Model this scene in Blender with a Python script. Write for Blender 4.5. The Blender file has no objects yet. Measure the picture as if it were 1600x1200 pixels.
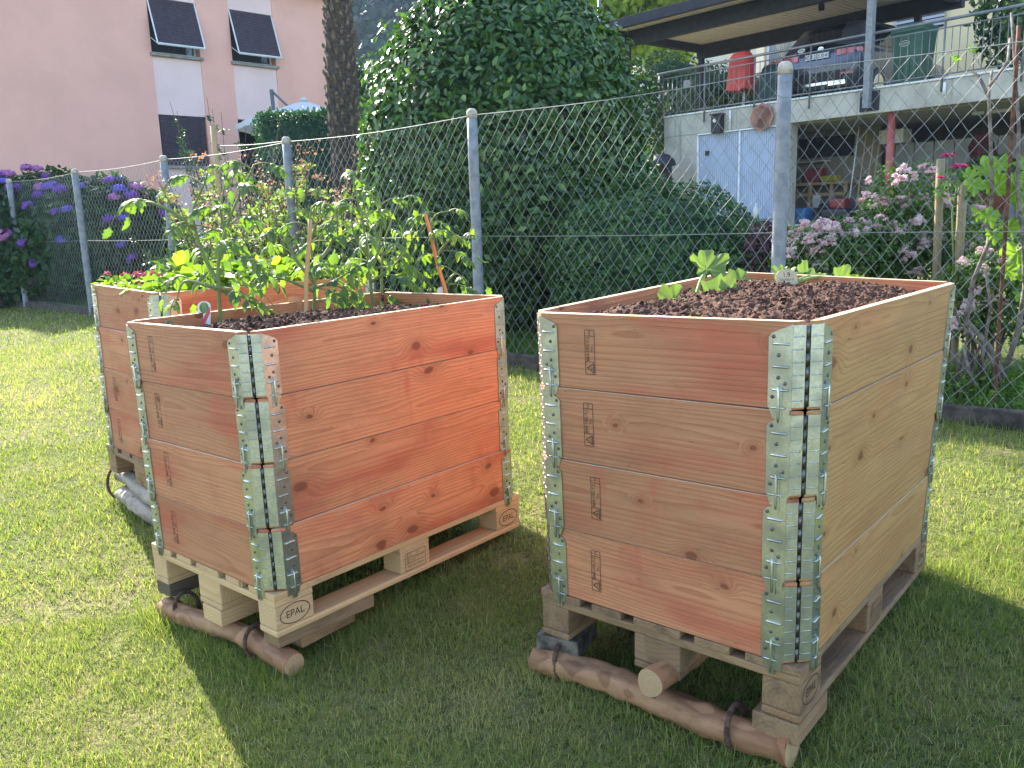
import bpy, bmesh, math, random
import numpy as np
from mathutils import Vector, Matrix
C = bpy.context.scene.collection
scene = bpy.context.scene
R = math.radians
PI = math.pi
rng = np.random.default_rng(7)
random.seed(7)

# ---------------------------------------------------------------- camera, sky, sun, exposure
FPX, PITCH, ROLL, CAM_H = 1317.085, R(11.167248), R(-1.67996), 1.25
def cam_axes():
    cp, sp = math.cos(PITCH), math.sin(PITCH)
    fw = np.array([0, cp, -sp]); up = np.array([0, sp, cp]); rt = np.array([1., 0, 0])
    c, s = math.cos(ROLL), math.sin(ROLL)
    return c*rt + s*up, -s*rt + c*up, fw
AX_R, AX_U, AX_F = cam_axes()
cam_data = bpy.data.cameras.new('camera')
cam = bpy.data.objects.new('camera', cam_data)
C.objects.link(cam)
cam.matrix_world = Matrix([[AX_R[i], AX_U[i], -AX_F[i], (0, 0, CAM_H)[i]] for i in range(3)] + [[0, 0, 0, 1]])
cam_data.sensor_width = 36
cam_data.sensor_fit = 'HORIZONTAL'
cam_data.lens = 36*FPX/1600
cam_data.clip_start = 0.05
cam_data.clip_end = 3000
scene.camera = cam

SUN_EL = R(33)
SUN_DIR = np.array([-0.545*math.cos(SUN_EL), 0.839*math.cos(SUN_EL), math.sin(SUN_EL)])   # towards the sun
world = bpy.data.worlds.new('World')
scene.world = world
world.use_nodes = True
wn = world.node_tree.nodes
bg = wn['Background']
sky = wn.new('ShaderNodeTexSky')
sky.sky_type = 'NISHITA'
sky.sun_disc = False
sky.sun_elevation = SUN_EL
sky.sun_rotation = math.atan2(SUN_DIR[0], SUN_DIR[1])
sky.air_density = 1.0
sky.dust_density = 1.2
world.node_tree.links.new(sky.outputs[0], bg.inputs[0])
bg.inputs[1].default_value = 0.15
sun_data = bpy.data.lights.new('sun', 'SUN')
sun_data.energy = 4.8
sun_data.angle = R(0.5)
sun_data.color = (1.0, 0.93, 0.80)
sun = bpy.data.objects.new('sun', sun_data)
C.objects.link(sun)
sun.rotation_mode = 'QUATERNION'
sun.rotation_quaternion = Vector(-SUN_DIR).to_track_quat('-Z', 'Y')
scene.view_settings.view_transform = 'Standard'
scene.view_settings.look = 'None'
scene.view_settings.exposure = 2.08
scene.view_settings.gamma = 1.0
scene.render.film_transparent = False
try:
    scene.cycles.max_bounces = 8
    scene.cycles.diffuse_bounces = 4
    scene.cycles.transmission_bounces = 4
    scene.cycles.transparent_max_bounces = 8
    scene.cycles.use_denoising = True
    scene.cycles.sample_clamp_indirect = 6
except Exception:
    pass

def at(px, py, y):
    """a point of the garden seen in the direction (px, py), standing at world depth y"""
    d = AX_R*((px-800)/FPX) - AX_U*((py-600)/FPX) + AX_F
    q = d*(y/d[1])
    return np.array([q[0], q[1], q[2]+CAM_H])
def atz(px, py, z):
    d = AX_R*((px-800)/FPX) - AX_U*((py-600)/FPX) + AX_F
    q = d*((z-CAM_H)/d[2])
    return np.array([q[0], q[1], z])

# ---------------------------------------------------------------- terrain height
F_A = np.array([-8.144, 14.351]); F_D = np.array([0.7440, -0.6682]); F_N = np.array([0.6682, 0.7440])
def fence_d(x, y):
    return (x-F_A[0])*F_N[0] + (y-F_A[1])*F_N[1]
def gz(x, y):
    x = np.asarray(x, float); y = np.asarray(y, float)
    zp = -0.265 + 0.088*x + 0.069*y
    zp = np.clip(zp, -1.2, 1.2)
    z = 0.03 - np.log(np.exp(-25*(zp-0.03)) + 1)/25
    z = np.maximum(z, -0.75)
    d = fence_d(x, y)
    up = 0.075*np.clip(d-0.4, 0, 11.5)
    return z + up

# ---------------------------------------------------------------- mesh helpers
def link(name, me, parent=None):
    o = bpy.data.objects.new(name, me)
    C.objects.link(o)
    if parent is not None:
        o.parent = parent
    return o
def tag(o, label=None, cat=None, group=None, kind=None):
    if label: o['label'] = label
    if cat: o['category'] = cat
    if group: o['group'] = group
    if kind: o['kind'] = kind
    return o
def empty(name, loc, label, cat, group=None, kind=None):
    o = bpy.data.objects.new(name, None)
    C.objects.link(o)
    o.location = loc
    o.empty_display_size = 0.1

    return tag(o, label, cat, group, kind)
def adopt(o, parent):
    """parent a mesh whose vertices are in world coordinates to an Empty at its own place"""
    o.parent = parent
    o.matrix_parent_inverse = Matrix.Translation(parent.location).inverted() if parent.rotation_euler[2] == 0 else parent.matrix_basis.inverted()
    return o
def copy_tree(o, parent=None):
    c = o.copy(); C.objects.link(c)
    if parent is not None: c.parent = parent
    for ch in list(o.children): copy_tree(ch, c)
    return c

class MB:
    """collects shapes for ONE mesh"""
    def __init__(s):
        s.v = []; s.f = []; s.mi = []; s.gr = []; s.ti = []; s.n = 0
        s.smooth = []
    def add(s, verts, faces, mi=0, grain=None, tint=0.5, smooth=False):
        verts = np.asarray(verts, float).reshape(-1, 3)
        k = len(verts)
        s.v.append(verts)
        s.f += [tuple(int(i)+s.n for i in f) for f in faces]
        s.mi += [mi]*len(faces)
        s.smooth += [smooth]*len(faces)
        s.gr.append(np.zeros((k, 3)) if grain is None else np.asarray(grain, float))
        s.ti.append(np.full(k, tint) if np.isscalar(tint) else np.asarray(tint, float))
        s.n += k
        return s
    def bm(s, b, mi=0, grain=None, tint=0.5, smooth=False):
        b.verts.index_update()
        v = [tuple(x.co) for x in b.verts]
        f = [tuple(l.index for l in x.verts) for x in b.faces]
        b.free()
        return s.add(v, f, mi, grain, tint, smooth)
    def box(s, lo, hi, bev=0.0, mi=0, along=0, tint=0.5, goff=None, xf=None, seg=2):
        """box between two corners; along = axis of the wood grain"""
        p0 = np.array(lo, float); p1 = np.array(hi, float)
        lo = np.minimum(p0, p1); hi = np.maximum(p0, p1)
        b = bmesh.new()
        bmesh.ops.create_cube(b, size=1.0)
        c = (lo+hi)/2; d = hi-lo
        for v in b.verts:
            v.co = Vector((v.co.x*d[0]+c[0], v.co.y*d[1]+c[1], v.co.z*d[2]+c[2]))
        if bev > 0:
            bmesh.ops.bevel(b, geom=list(b.edges), offset=min(bev, d.min()*0.4), segments=seg, affect='EDGES', profile=0.6)
        b.verts.index_update()
        v = np.array([tuple(x.co) for x in b.verts])
        f = [tuple(l.index for l in x.verts) for x in b.faces]
        b.free()
        g = grain_of(v, along, c, goff)
        if xf is not None: v = xf(v)
        return s.add(v, f, mi, g, tint)
    def tube(s, pts, rad, n=8, mi=0, tint=0.5, cap=True, smooth=True, wob=0.0, grain=None):
        pts = [np.array(p, float) for p in pts]
        if np.isscalar(rad): rad = [rad]*len(pts)
        rings = []; gr = []
        ref = None; L = 0.0
        go = np.array([random.uniform(0, 30), 0, 0])
        for i, p in enumerate(pts):
            t = pts[min(i+1, len(pts)-1)] - pts[max(i-1, 0)]
            t = t/(np.linalg.norm(t)+1e-12)
            if ref is None:
                ref = np.array([0, 0, 1.]) if abs(t[2]) < 0.9 else np.array([1., 0, 0])
            a = np.cross(t, ref); a /= np.linalg.norm(a)+1e-12
            b = np.cross(a, t); ref = b
            if i: L += np.linalg.norm(p-pts[i-1])
            for k in range(n):
                an = 2*PI*k/n
                r = rad[i]*(1+wob*(math.sin(3*an+7*L)+math.sin(5*an-11*L+1)))
                rings.append(p + r*(math.cos(an)*a+math.sin(an)*b))
                gr.append(go+np.array([L, rad[i]*math.cos(an), rad[i]*math.sin(an)]))
        m = len(pts)
        f = [(i*n+k, i*n+(k+1) % n, (i+1)*n+(k+1) % n, (i+1)*n+k) for i in range(m-1) for k in range(n)]
        if cap:
            f.append(tuple(range(n-1, -1, -1))); f.append(tuple((m-1)*n+k for k in range(n)))
        s.add(np.array(rings), f, mi, np.array(gr), tint, smooth)
        if cap:
            s.smooth[-1] = s.smooth[-2] = False
        return s
    def warp(s, fn):
        s.v = [fn(v) for v in s.v]
        return s
    def build(s, name, mats, parent=None, tagged=None):
        me = bpy.data.meshes.new(name)
        V = np.concatenate(s.v) if s.v else np.zeros((0, 3))
        me.from_pydata(V.tolist(), [], s.f)
        if not isinstance(mats, (list, tuple)): mats = [mats]
        for m in mats: me.materials.append(m)
        me.polygons.foreach_set('material_index', s.mi)
        me.polygons.foreach_set('use_smooth', s.smooth)
        a = me.attributes.new('grain', 'FLOAT_VECTOR', 'POINT')
        a.data.foreach_set('vector', np.concatenate(s.gr).ravel().astype(np.float32))
        a = me.attributes.new('tint', 'FLOAT', 'POINT')
        a.data.foreach_set('value', np.concatenate(s.ti).astype(np.float32))
        me.update()
        o = bpy.data.objects.new(name, me)
        C.objects.link(o)
        if parent is not None: adopt(o, parent)
        return o
def grain_of(v, along, c, goff=None):
    if goff is None:
        goff = (random.uniform(0, 50), random.uniform(-0.08, 0.08), random.uniform(0.02, 0.07))
    o = [along] + [i for i in range(3) if i != along]
    w = (v-c)[:, o]
    return w + np.array(goff)

def fast_mesh(name, V, F, mat, tint=None, parent=None, smooth=False, mats=None, mi=None):
    """V (n,3); F list of arrays of equal-length faces"""
    me = bpy.data.meshes.new(name)
    me.vertices.add(len(V))
    me.vertices.foreach_set('co', np.ascontiguousarray(V, np.float32).ravel())
    loops = np.concatenate([f.ravel() for f in F]).astype(np.int32)
    starts = []; tot = 0
    for f in F:
        starts.append(np.arange(len(f), dtype=np.int32)*f.shape[1]+tot); tot += f.size
    starts = np.concatenate(starts)
    me.loops.add(len(loops)); me.loops.foreach_set('vertex_index', loops)
    me.polygons.add(len(starts)); me.polygons.foreach_set('loop_start', starts)
    if smooth: me.polygons.foreach_set('use_smooth', np.ones(len(starts), bool))
    if tint is not None:
        a = me.attributes.new('tint', 'FLOAT', 'POINT')
        a.data.foreach_set('value', np.ascontiguousarray(tint, np.float32))
    for m in (mats or [mat]): me.materials.append(m)
    if mi is not None: me.polygons.foreach_set('material_index', mi.astype(np.int32))
    me.update(calc_edges=True)
    o = bpy.data.objects.new(name, me)
    C.objects.link(o)
    if parent is not None: adopt(o, parent)
    return o
def scatter(tv, tfs, P, M, S, tint):
    """instances of a template merged into arrays: tv (k,3), tfs list of (m,c) arrays, P (N,3), M (N,3,3), S (N,)"""
    N, k = len(P), len(tv)
    V = np.einsum('nij,kj->nki', M, tv)*np.asarray(S).reshape(N, 1, -1) + P[:, None, :]
    F = [(f[None]+(np.arange(N)*k)[:, None, None]).reshape(-1, f.shape[1]) for f in tfs]
    return V.reshape(-1, 3), F, np.repeat(tint, k)
def frames(Zd, up):
    """matrices whose y axis runs along Zd (leaf tip) and z axis is near up (leaf face)"""
    y = Zd/(np.linalg.norm(Zd, axis=1, keepdims=True)+1e-9)
    x = np.cross(y, up); x /= np.linalg.norm(x, axis=1, keepdims=True)+1e-9
    z = np.cross(x, y)
    return np.stack([x, y, z], axis=2)
def join_parts(parts):
    V = []; F = {}; T = []; n = 0
    for v, fs, t in parts:
        V.append(v); T.append(t)
        for f in fs: F.setdefault(f.shape[1], []).append(f+n)
        n += len(v)
    return np.concatenate(V), [np.concatenate(F[k]) for k in sorted(F)], np.concatenate(T)

# leaf templates: length 1 along y, folded along the midrib
LEAF_V = np.array([[0, 0, 0], [-.24, .32, .06], [0, .32, -.01], [.24, .32, .06], [-.20, .68, .04], [0, .68, -.03], [.20, .68, .04], [0, 1, -.10]], float)
LEAF_F = [np.array([[0, 2, 1], [0, 3, 2], [4, 5, 7], [5, 6, 7]]), np.array([[1, 2, 5, 4], [2, 3, 6, 5]])]
LITE_V = np.array([[0, 0, 0], [-.26, .45, .05], [.26, .45, .05], [0, 1, -.05]], float)
LITE_F = [np.array([[0, 2, 1], [1, 2, 3]])]
# toothed tomato leaflet
_r = [(0, 0, .0), (.16, .14, .02), (.34, .26, .05), (.22, .38, .03), (.33, .52, .02), (.19, .66, -.03), (.20, .78, -.08), (0, 1, -.22)]
TOM_V = [[0, 0, 0]]
for w_, y_, z_ in _r[1:-1]: TOM_V += [[-w_, y_, z_-w_*.25+.03], [0, y_, z_+.03], [w_, y_, z_-w_*.25+.03]]
TOM_V += [[0, 1, -.22]]
TOM_V = np.array(TOM_V, float)
_q = []; _t = [[0, 2, 1], [0, 3, 2]]
for i in range(5):
    a_ = 1+3*i
    _q += [[a_, a_+1, a_+4, a_+3], [a_+1, a_+2, a_+5, a_+4]]
_t += [[16, 17, 19], [17, 18, 19]]
TOM_F = [np.array(_t), np.array(_q)]
def rand_dirs(n):
    d = rng.normal(size=(n, 3)); return d/np.linalg.norm(d, axis=1, keepdims=True)

# smooth value noise on arrays
class VNoise:
    def __init__(s, seed):
        s.t = np.random.default_rng(seed).random((64, 64))
    def __call__(s, x, y):
        xi = np.floor(x).astype(int); yi = np.floor(y).astype(int)
        fx = x-xi; fy = y-yi
        fx = fx*fx*(3-2*fx); fy = fy*fy*(3-2*fy)
        g = lambda a, b: s.t[a % 64, b % 64]
        return (g(xi, yi)*(1-fx)+g(xi+1, yi)*fx)*(1-fy) + (g(xi, yi+1)*(1-fx)+g(xi+1, yi+1)*fx)*fy
vn = [VNoise(i+3) for i in range(6)]
def fbm(x, y, o=4):
    r = 0; a = .5; t = 0
    for i in range(o):
        r = r + a*vn[i % 6](x*2**i+i*7.3, y*2**i+i*3.1); t += a; a *= .5
    return r/t
# ---------------------------------------------------------------- materials
def new_mat(name):
    m = bpy.data.materials.new(name); m.use_nodes = True
    nt = m.node_tree
    return m, nt, nt.nodes['Principled BSDF'], nt.nodes['Material Output']
class NT:
    """small shorthand for building node trees"""
    def __init__(s, nt): s.nt = nt
    def node(s, t, **k):
        n = s.nt.nodes.new(t)
        for a, b in k.items(): setattr(n, a, b)
        return n
    def ln(s, a, b): s.nt.links.new(a, b)
    def put(s, sock, v):
        if isinstance(v, bpy.types.NodeSocket): s.ln(v, sock)
        else: sock.default_value = v
    def math(s, op, a, b=0.0, c=0.0, clamp=False):
        n = s.node('ShaderNodeMath', operation=op, use_clamp=clamp)
        s.put(n.inputs[0], a); s.put(n.inputs[1], b); s.put(n.inputs[2], c)
        return n.outputs[0]
    def mul(s, vec, xyz):
        n = s.node('ShaderNodeVectorMath', operation='MULTIPLY'); s.ln(vec, n.inputs[0]); n.inputs[1].default_value = xyz
        return n.outputs[0]
    def noise(s, vec, scale=1.0, detail=3.0, rough=0.5, dist=0.0):
        n = s.node('ShaderNodeTexNoise'); s.ln(vec, n.inputs['Vector'])
        n.inputs['Scale'].default_value = scale; n.inputs['Detail'].default_value = detail
        n.inputs['Roughness'].default_value = rough; n.inputs['Distortion'].default_value = dist
        return n.outputs['Fac']
    def ramp(s, v, lo, hi, a=0.0, b=1.0):
        n = s.node('ShaderNodeMapRange', interpolation_type='SMOOTHSTEP')
        s.put(n.inputs[0], v); n.inputs[1].default_value = lo; n.inputs[2].default_value = hi
        n.inputs[3].default_value = a; n.inputs[4].default_value = b
        return n.outputs[0]
    def mix(s, f, a, b, mode='MIX'):
        n = s.node('ShaderNodeMix', data_type='RGBA', blend_type=mode)
        s.put(n.inputs[0], f)
        for sock, v in ((n.inputs[6], a), (n.inputs[7], b)):
            if isinstance(v, bpy.types.NodeSocket): s.ln(v, sock)
            else: sock.default_value = (*v, 1)
        return n.outputs[2]
    def attr(s, name): return s.node('ShaderNodeAttribute', attribute_name=name)
    def bump(s, h, strength, dist, bsdf):
        n = s.node('ShaderNodeBump'); n.inputs['Strength'].default_value = strength; n.inputs['Distance'].default_value = dist
        s.ln(h, n.inputs['Height']); s.ln(n.outputs[0], bsdf.inputs['Normal'])

def wood_mat(name, light, dark, red, knotc, ring=70, contrast=.55, red_amt=.5, rough=.62, knots=.45, dirt=0.0, dirtc=(.1, .08, .06), alt=None):
    m, nt, b, out = new_mat(name); q = NT(nt)
    g = q.attr('grain').outputs['Vector']; ti = q.attr('tint').outputs['Fac']
    sp = q.node('ShaderNodeSeparateXYZ'); q.ln(g, sp.inputs[0]); l, a, d = sp.outputs
    n1 = q.math('SUBTRACT', q.noise(q.mul(g, (1.5, 7, 7)), 1, 2), .5)
    # knots
    vk = q.mul(g, (3.1, 5.2, 0.0))
    wob = q.node('ShaderNodeVectorMath', operation='ADD'); q.ln(vk, wob.inputs[0])
    nw = q.node('ShaderNodeTexNoise'); q.ln(q.mul(g, (9, 22, 9)), nw.inputs['Vector']); nw.inputs['Scale'].default_value = 1; nw.inputs['Detail'].default_value = 1
    q.ln(q.mul(nw.outputs['Color'], (.10, .16, 0)), wob.inputs[1])
    vo = q.node('ShaderNodeTexVoronoi', voronoi_dimensions='2D', feature='F1'); q.ln(wob.outputs[0], vo.inputs['Vector']); vo.inputs['Scale'].default_value = 1
    sc = q.node('ShaderNodeSeparateColor'); q.ln(vo.outputs['Color'], sc.inputs[0])
    gate = q.math('GREATER_THAN', sc.outputs[0], 1-knots)
    size = q.math('MULTIPLY_ADD', q.math('POWER', sc.outputs[1], 1.6), .95, .35)
    kd = q.math('DIVIDE', vo.outputs['Distance'], size)
    halo = q.math('MULTIPLY', q.ramp(kd, .36, .0), gate)
    core = q.math('MULTIPLY', q.ramp(kd, .095, .055), gate)
    # growth rings
    aa = q.math('ADD', a, q.math('MULTIPLY', n1, .07))
    dd = q.math('ADD', d, q.math('MULTIPLY', n1, .05))
    r = q.math('SQRT', q.math('ADD', q.math('MULTIPLY', aa, aa), q.math('MULTIPLY', dd, dd)))
    r = q.math('ADD', r, q.math('MULTIPLY', halo, .035))
    fr = q.math('FRACT', q.math('MULTIPLY', r, ring))
    rg = q.math('MULTIPLY', q.math('POWER', fr, 2.2), q.ramp(fr, 1.0, .9))
    fib = q.noise(q.mul(g, (5, 170, 170)), 1, 2, .6)
    # colours
    blotch = q.ramp(q.noise(q.mul(g, (1.6, 6, 6)), 1, 3, .55), .46, .72)
    big = q.noise(q.mul(g, (.5, 2.2, 2.2)), 1, 2)
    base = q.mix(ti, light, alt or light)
    col = q.mix(q.math('MULTIPLY', blotch, red_amt), base, red)
    col = q.mix(q.math('MULTIPLY', rg, contrast), col, dark)
    col = q.mix(q.math('MULTIPLY', halo, .45), col, dark)
    col = q.mix(core, col, knotc)
    kr = q.math('MULTIPLY', q.math('FRACT', q.math('MULTIPLY', kd, 34)), core)
    col = q.mix(q.math('MULTIPLY', kr, .5), col, dark)
    v = q.math('ADD', q.math('MULTIPLY', fib, .42), q.math('MULTIPLY', big, .5))
    v = q.math('ADD', v, .54)
    hs = q.node('ShaderNodeHueSaturation'); q.ln(col, hs.inputs['Color']); q.ln(v, hs.inputs['Value'])
    col = hs.outputs[0]
    smear = q.ramp(q.noise(q.mul(g, (8, 2.6, 2.6)), 1, 3, .6), .56, .74)
    col = q.mix(q.math('MULTIPLY', smear, red_amt*.75), col, red)
    speck = q.ramp(q.noise(q.mul(g, (24, 170, 60)), 1, 1), .755, .81)
    col = q.mix(q.math('MULTIPLY', speck, .7), col, (.05, .022, .012))
    if dirt:
        dn = q.ramp(q.noise(q.mul(g, (5, 14, 14)), 1, 5, .7), .44, .74)
        col = q.mix(q.math('MULTIPLY', dn, dirt), col, dirtc)
    q.ln(col, b.inputs['Base Color'])
    b.inputs['Roughness'].default_value = rough
    b.inputs['Specular IOR Level'].default_value = .25
    h = q.math('ADD', q.math('MULTIPLY', rg, -.6), fib)
    q.bump(h, .35, .002, b)
    return m

def plain_mat(name, col, rough=.6, metal=0.0, var=.15, scale=6.0, spec=.4, bump=0.0, col2=None, coat=0.0):
    m, nt, b, out = new_mat(name); q = NT(nt)
    co = q.node('ShaderNodeTexCoord').outputs['Object']
    n = q.noise(co, scale, 4, .6)
    if col2 is None: col2 = tuple(c*(1-var*1.6) for c in col)
    c = q.mix(q.ramp(n, .35, .68), col, col2)
    q.ln(c, b.inputs['Base Color'])
    b.inputs['Roughness'].default_value = rough
    b.inputs['Metallic'].default_value = metal
    b.inputs['Specular IOR Level'].default_value = spec
    b.inputs['Coat Weight'].default_value = coat
    if bump: q.bump(q.noise(co, scale*12, 3), bump, .004, b)
    return m

def leaf_mat(name, c1, c2, c3=None, trans=.45, rough=.5, spec=.35, tsat=(1.0, 1.25, .35)):
    """two-sided leaf: tint runs from c1 to c2 (to c3); light passes through"""
    m, nt, b, out = new_mat(name); q = NT(nt)
    t = q.attr('tint').outputs['Fac']
    if c3 is None: col = q.mix(t, c1, c2)
    else:
        col = q.mix(q.ramp(t, 0, .5), c1, c2); col = q.mix(q.ramp(t, .5, 1), col, c3)
    q.ln(col, b.inputs['Base Color'])
    b.inputs['Roughness'].default_value = rough
    b.inputs['Specular IOR Level'].default_value = spec
    tr = q.node('ShaderNodeBsdfTranslucent')
    tc = q.mix(1.0, col, tsat, 'MULTIPLY')
    q.ln(tc, tr.inputs['Color'])
    mx = q.node('ShaderNodeMixShader'); mx.inputs[0].default_value = trans
    q.ln(b.outputs[0], mx.inputs[1]); q.ln(tr.outputs[0], mx.inputs[2]); q.ln(mx.outputs[0], out.inputs[0])
    return m

M = {}
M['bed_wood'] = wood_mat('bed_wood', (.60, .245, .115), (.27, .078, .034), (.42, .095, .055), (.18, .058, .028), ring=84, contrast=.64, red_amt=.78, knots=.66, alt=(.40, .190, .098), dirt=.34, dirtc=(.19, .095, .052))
M['bed_wood_ochre'] = wood_mat('bed_wood_ochre', (.45, .222, .092), (.24, .105, .035), (.42, .15, .06), (.17, .065, .028), ring=80, contrast=.62, red_amt=.5, knots=.66, alt=(.43, .245, .098), dirt=.25, dirtc=(.2, .11, .055))  # ochre plank tone, with bounce from the sunlit lawn put into the colour
M['bed_edge'] = wood_mat('bed_edge', (.66, .50, .34), (.50, .33, .2), (.5, .3, .17), (.25, .12, .06), ring=62, contrast=.3, red_amt=.3)  # pale top edges: sunlit rim highlight put into the wood colour
M['fresh_wood'] = wood_mat('fresh_wood', (.50, .33, .165), (.32, .17, .075), (.42, .22, .10), (.22, .11, .05), ring=90, contrast=.45, red_amt=.35, knots=.25, alt=(.52, .36, .2))
M['old_wood'] = wood_mat('old_wood', (.30, .18, .09), (.14, .075, .04), (.22, .10, .05), (.09, .05, .03), ring=90, contrast=.5, red_amt=.45, knots=.25, dirt=.7, dirtc=(.07, .045, .032), alt=(.24, .16, .095))
M['dark_wood'] = wood_mat('dark_wood', (.10, .075, .055), (.05, .035, .025), (.08, .05, .035), (.03, .02, .015), dirt=.4, knots=.2)
M['log_wood'] = wood_mat('log_wood', (.36, .195, .10), (.13, .055, .028), (.24, .095, .045), (.09, .045, .026), ring=60, contrast=.7, red_amt=.85, dirt=.75, dirtc=(.10, .055, .033), knots=.4)
M['log_end'] = wood_mat('log_end', (.42, .28, .15), (.20, .11, .05), (.32, .19, .10), (.2, .11, .05), ring=150, contrast=.5, red_amt=.3, knots=0)
M['birch'] = wood_mat('birch', (.32, .28, .235), (.16, .13, .1), (.24, .19, .15), (.08, .06, .05), ring=30, contrast=.4, red_amt=.5, dirt=.9, dirtc=(.055, .042, .034))
M['stake_wood'] = wood_mat('stake_wood', (.42, .27, .13), (.22, .12, .05), (.35, .2, .09), (.15, .08, .04), ring=150, contrast=.4, red_amt=.4, knots=.2)
M['orange_stake'] = wood_mat('orange_stake', (.62, .22, .07), (.38, .11, .035), (.5, .14, .05), (.2, .08, .03), ring=150, contrast=.4, red_amt=.4, knots=.1)
M['ink'] = plain_mat('ink', (.075, .042, .028), .8, var=.3, scale=40)

# galvanised steel with a mottled skin
m, nt, b, out = new_mat('zinc'); q = NT(nt)
co = q.node('ShaderNodeTexCoord').outputs['Object']
n = q.noise(co, 150, 3, .6); n2 = q.noise(co, 14, 3)
q.ln(q.mix(q.ramp(n2, .38, .66), q.mix(q.ramp(n, .35, .65), (.45, .47, .43), (.56, .58, .53)), (.33, .345, .30)), b.inputs['Base Color'])
b.inputs['Metallic'].default_value = .93
q.ln(q.math('MULTIPLY_ADD', n2, .3, .22), b.inputs['Roughness'])
q.bump(n, .12, .001, b)
M['zinc'] = m
M['rivet'] = plain_mat('rivet', (.16, .16, .155), .45, .9, var=.3, scale=60)
M['wire'] = plain_mat('wire', (.27, .285, .28), .6, .25, var=.2, scale=20)
M['post'] = plain_mat('post', (.25, .265, .285), .62, .15, var=.28, scale=14, bump=.15, col2=(.17, .18, .20))
M['post_cap'] = plain_mat('post_cap', (.50, .45, .38), .8, var=.25, scale=20, bump=.2)
M['rope'] = plain_mat('rope', (.12, .065, .045), .9, var=.4, scale=60, bump=.4)
M['tape'] = plain_mat('tape', (.17, .14, .115), .5, .0, var=.5, scale=22)

# potting soil
m, nt, b, out = new_mat('soil'); q = NT(nt)
co = q.node('ShaderNodeTexCoord').outputs['Object']
n = q.noise(co, 32, 6, .7); n2 = q.noise(co, 160, 3, .7)
c = q.mix(q.ramp(n, .35, .7), (.135, .074, .052), (.062, .034, .025))
c = q.mix(q.ramp(n2, .60, .74), c, (.30, .19, .13))
q.ln(c, b.inputs['Base Color']); b.inputs['Roughness'].default_value = .95; b.inputs['Specular IOR Level'].default_value = .15
q.bump(n2, .8, .006, b)
M['soil'] = m

# ground under the grass: mown turf, worn patches, straw
m, nt, b, out = new_mat('turf'); q = NT(nt)
co = q.node('ShaderNodeTexCoord').outputs['Object']
n = q.noise(co, 1.1, 4, .6); n2 = q.noise(co, 38, 4, .7); n3 = q.noise(co, 6, 3)
c = q.mix(q.ramp(n, .40, .66), (.115, .13, .045), (.20, .18, .085))
c = q.mix(q.ramp(n2, .42, .68), c, (.045, .055, .016))
c = q.mix(q.math('MULTIPLY', q.ramp(n3, .58, .72), .5), c, (.22, .17, .08))
q.ln(c, b.inputs['Base Color']); b.inputs['Roughness'].default_value = .95; b.inputs['Specular IOR Level'].default_value = .1
q.bump(n2, .9, .02, b)
M['turf'] = m
M['grass'] = leaf_mat('grass', (.078, .132, .030), (.225, .290, .075), (.50, .43, .22), trans=.48, rough=.6, spec=.15, tsat=(1.18, 1.22, .55))
M['weed'] = leaf_mat('weed', (.05, .13, .02), (.16, .27, .035), trans=.45, rough=.5)
M['camellia'] = leaf_mat('camellia', (.028, .072, .024), (.060, .135, .028), (.15, .25, .04), trans=.26, rough=.30, spec=.5)
M['bush'] = leaf_mat('bush', (.022, .07, .03), (.06, .14, .035), (.16, .24, .04), trans=.3, rough=.5)
M['hydrangea_leaf'] = leaf_mat('hydrangea_leaf', (.024, .060, .022), (.05, .11, .028), trans=.35, rough=.5)
M['tomato'] = leaf_mat('tomato', (.070, .130, .060), (.11, .185, .06), (.22, .29, .06), trans=.48, rough=.5, spec=.4, tsat=(1.5, 1.6, .35))
M['stem'] = leaf_mat('stem', (.13, .18, .06), (.20, .24, .08), trans=.1, rough=.6)
M['zucchini'] = leaf_mat('zucchini', (.085, .155, .065), (.15, .23, .08), (.30, .36, .13), trans=.32, rough=.6, tsat=(1.4, 1.4, .4))
M['lettuce'] = leaf_mat('lettuce', (.075, .165, .035), (.14, .24, .045), (.28, .33, .06), trans=.5, rough=.5, tsat=(1.4, 1.4, .4))
M['pale_shrub'] = leaf_mat('pale_shrub', (.10, .17, .06), (.25, .31, .12), (.44, .46, .24), trans=.4)
M['bronze'] = leaf_mat('bronze', (.20, .11, .085), (.30, .18, .13), (.36, .28, .18), trans=.4, tsat=(1.2, .9, .7))
M['hedge'] = leaf_mat('hedge', (.020, .065, .035), (.05, .12, .05), trans=.25)
M['conifer'] = leaf_mat('conifer', (.03, .07, .05), (.07, .12, .07), trans=.2)
M['spring_tree'] = leaf_mat('spring_tree', (.22, .36, .04), (.40, .50, .07), (.58, .62, .12), trans=.6, tsat=(1.3, 1.3, .4))
M['dark_tree'] = leaf_mat('dark_tree', (.022, .06, .018), (.06, .12, .03), (.15, .2, .05), trans=.3)
M['red_leaf'] = leaf_mat('red_leaf', (.16, .20, .05), (.45, .12, .06), (.55, .28, .14), trans=.45, tsat=(1.3, .9, .6))
M['purple_leaf'] = leaf_mat('purple_leaf', (.06, .025, .05), (.12, .05, .07), (.10, .12, .04), trans=.3, tsat=(1.2, .9, .9))
M['forest'] = leaf_mat('forest', (.012, .034, .022), (.022, .050, .028), trans=.08)
M['grey_stake'] = wood_mat('grey_stake', (.27, .215, .125), (.15, .11, .06), (.22, .16, .09), (.1, .07, .04), ring=150, contrast=.4, red_amt=.3, knots=.2)
M['vine'] = leaf_mat('vine', (.15, .30, .035), (.26, .40, .05), trans=.5, tsat=(1.3, 1.3, .4))
M['rose_leaf'] = leaf_mat('rose_leaf', (.03, .085, .025), (.10, .18, .04), (.22, .30, .06), trans=.4)
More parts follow.
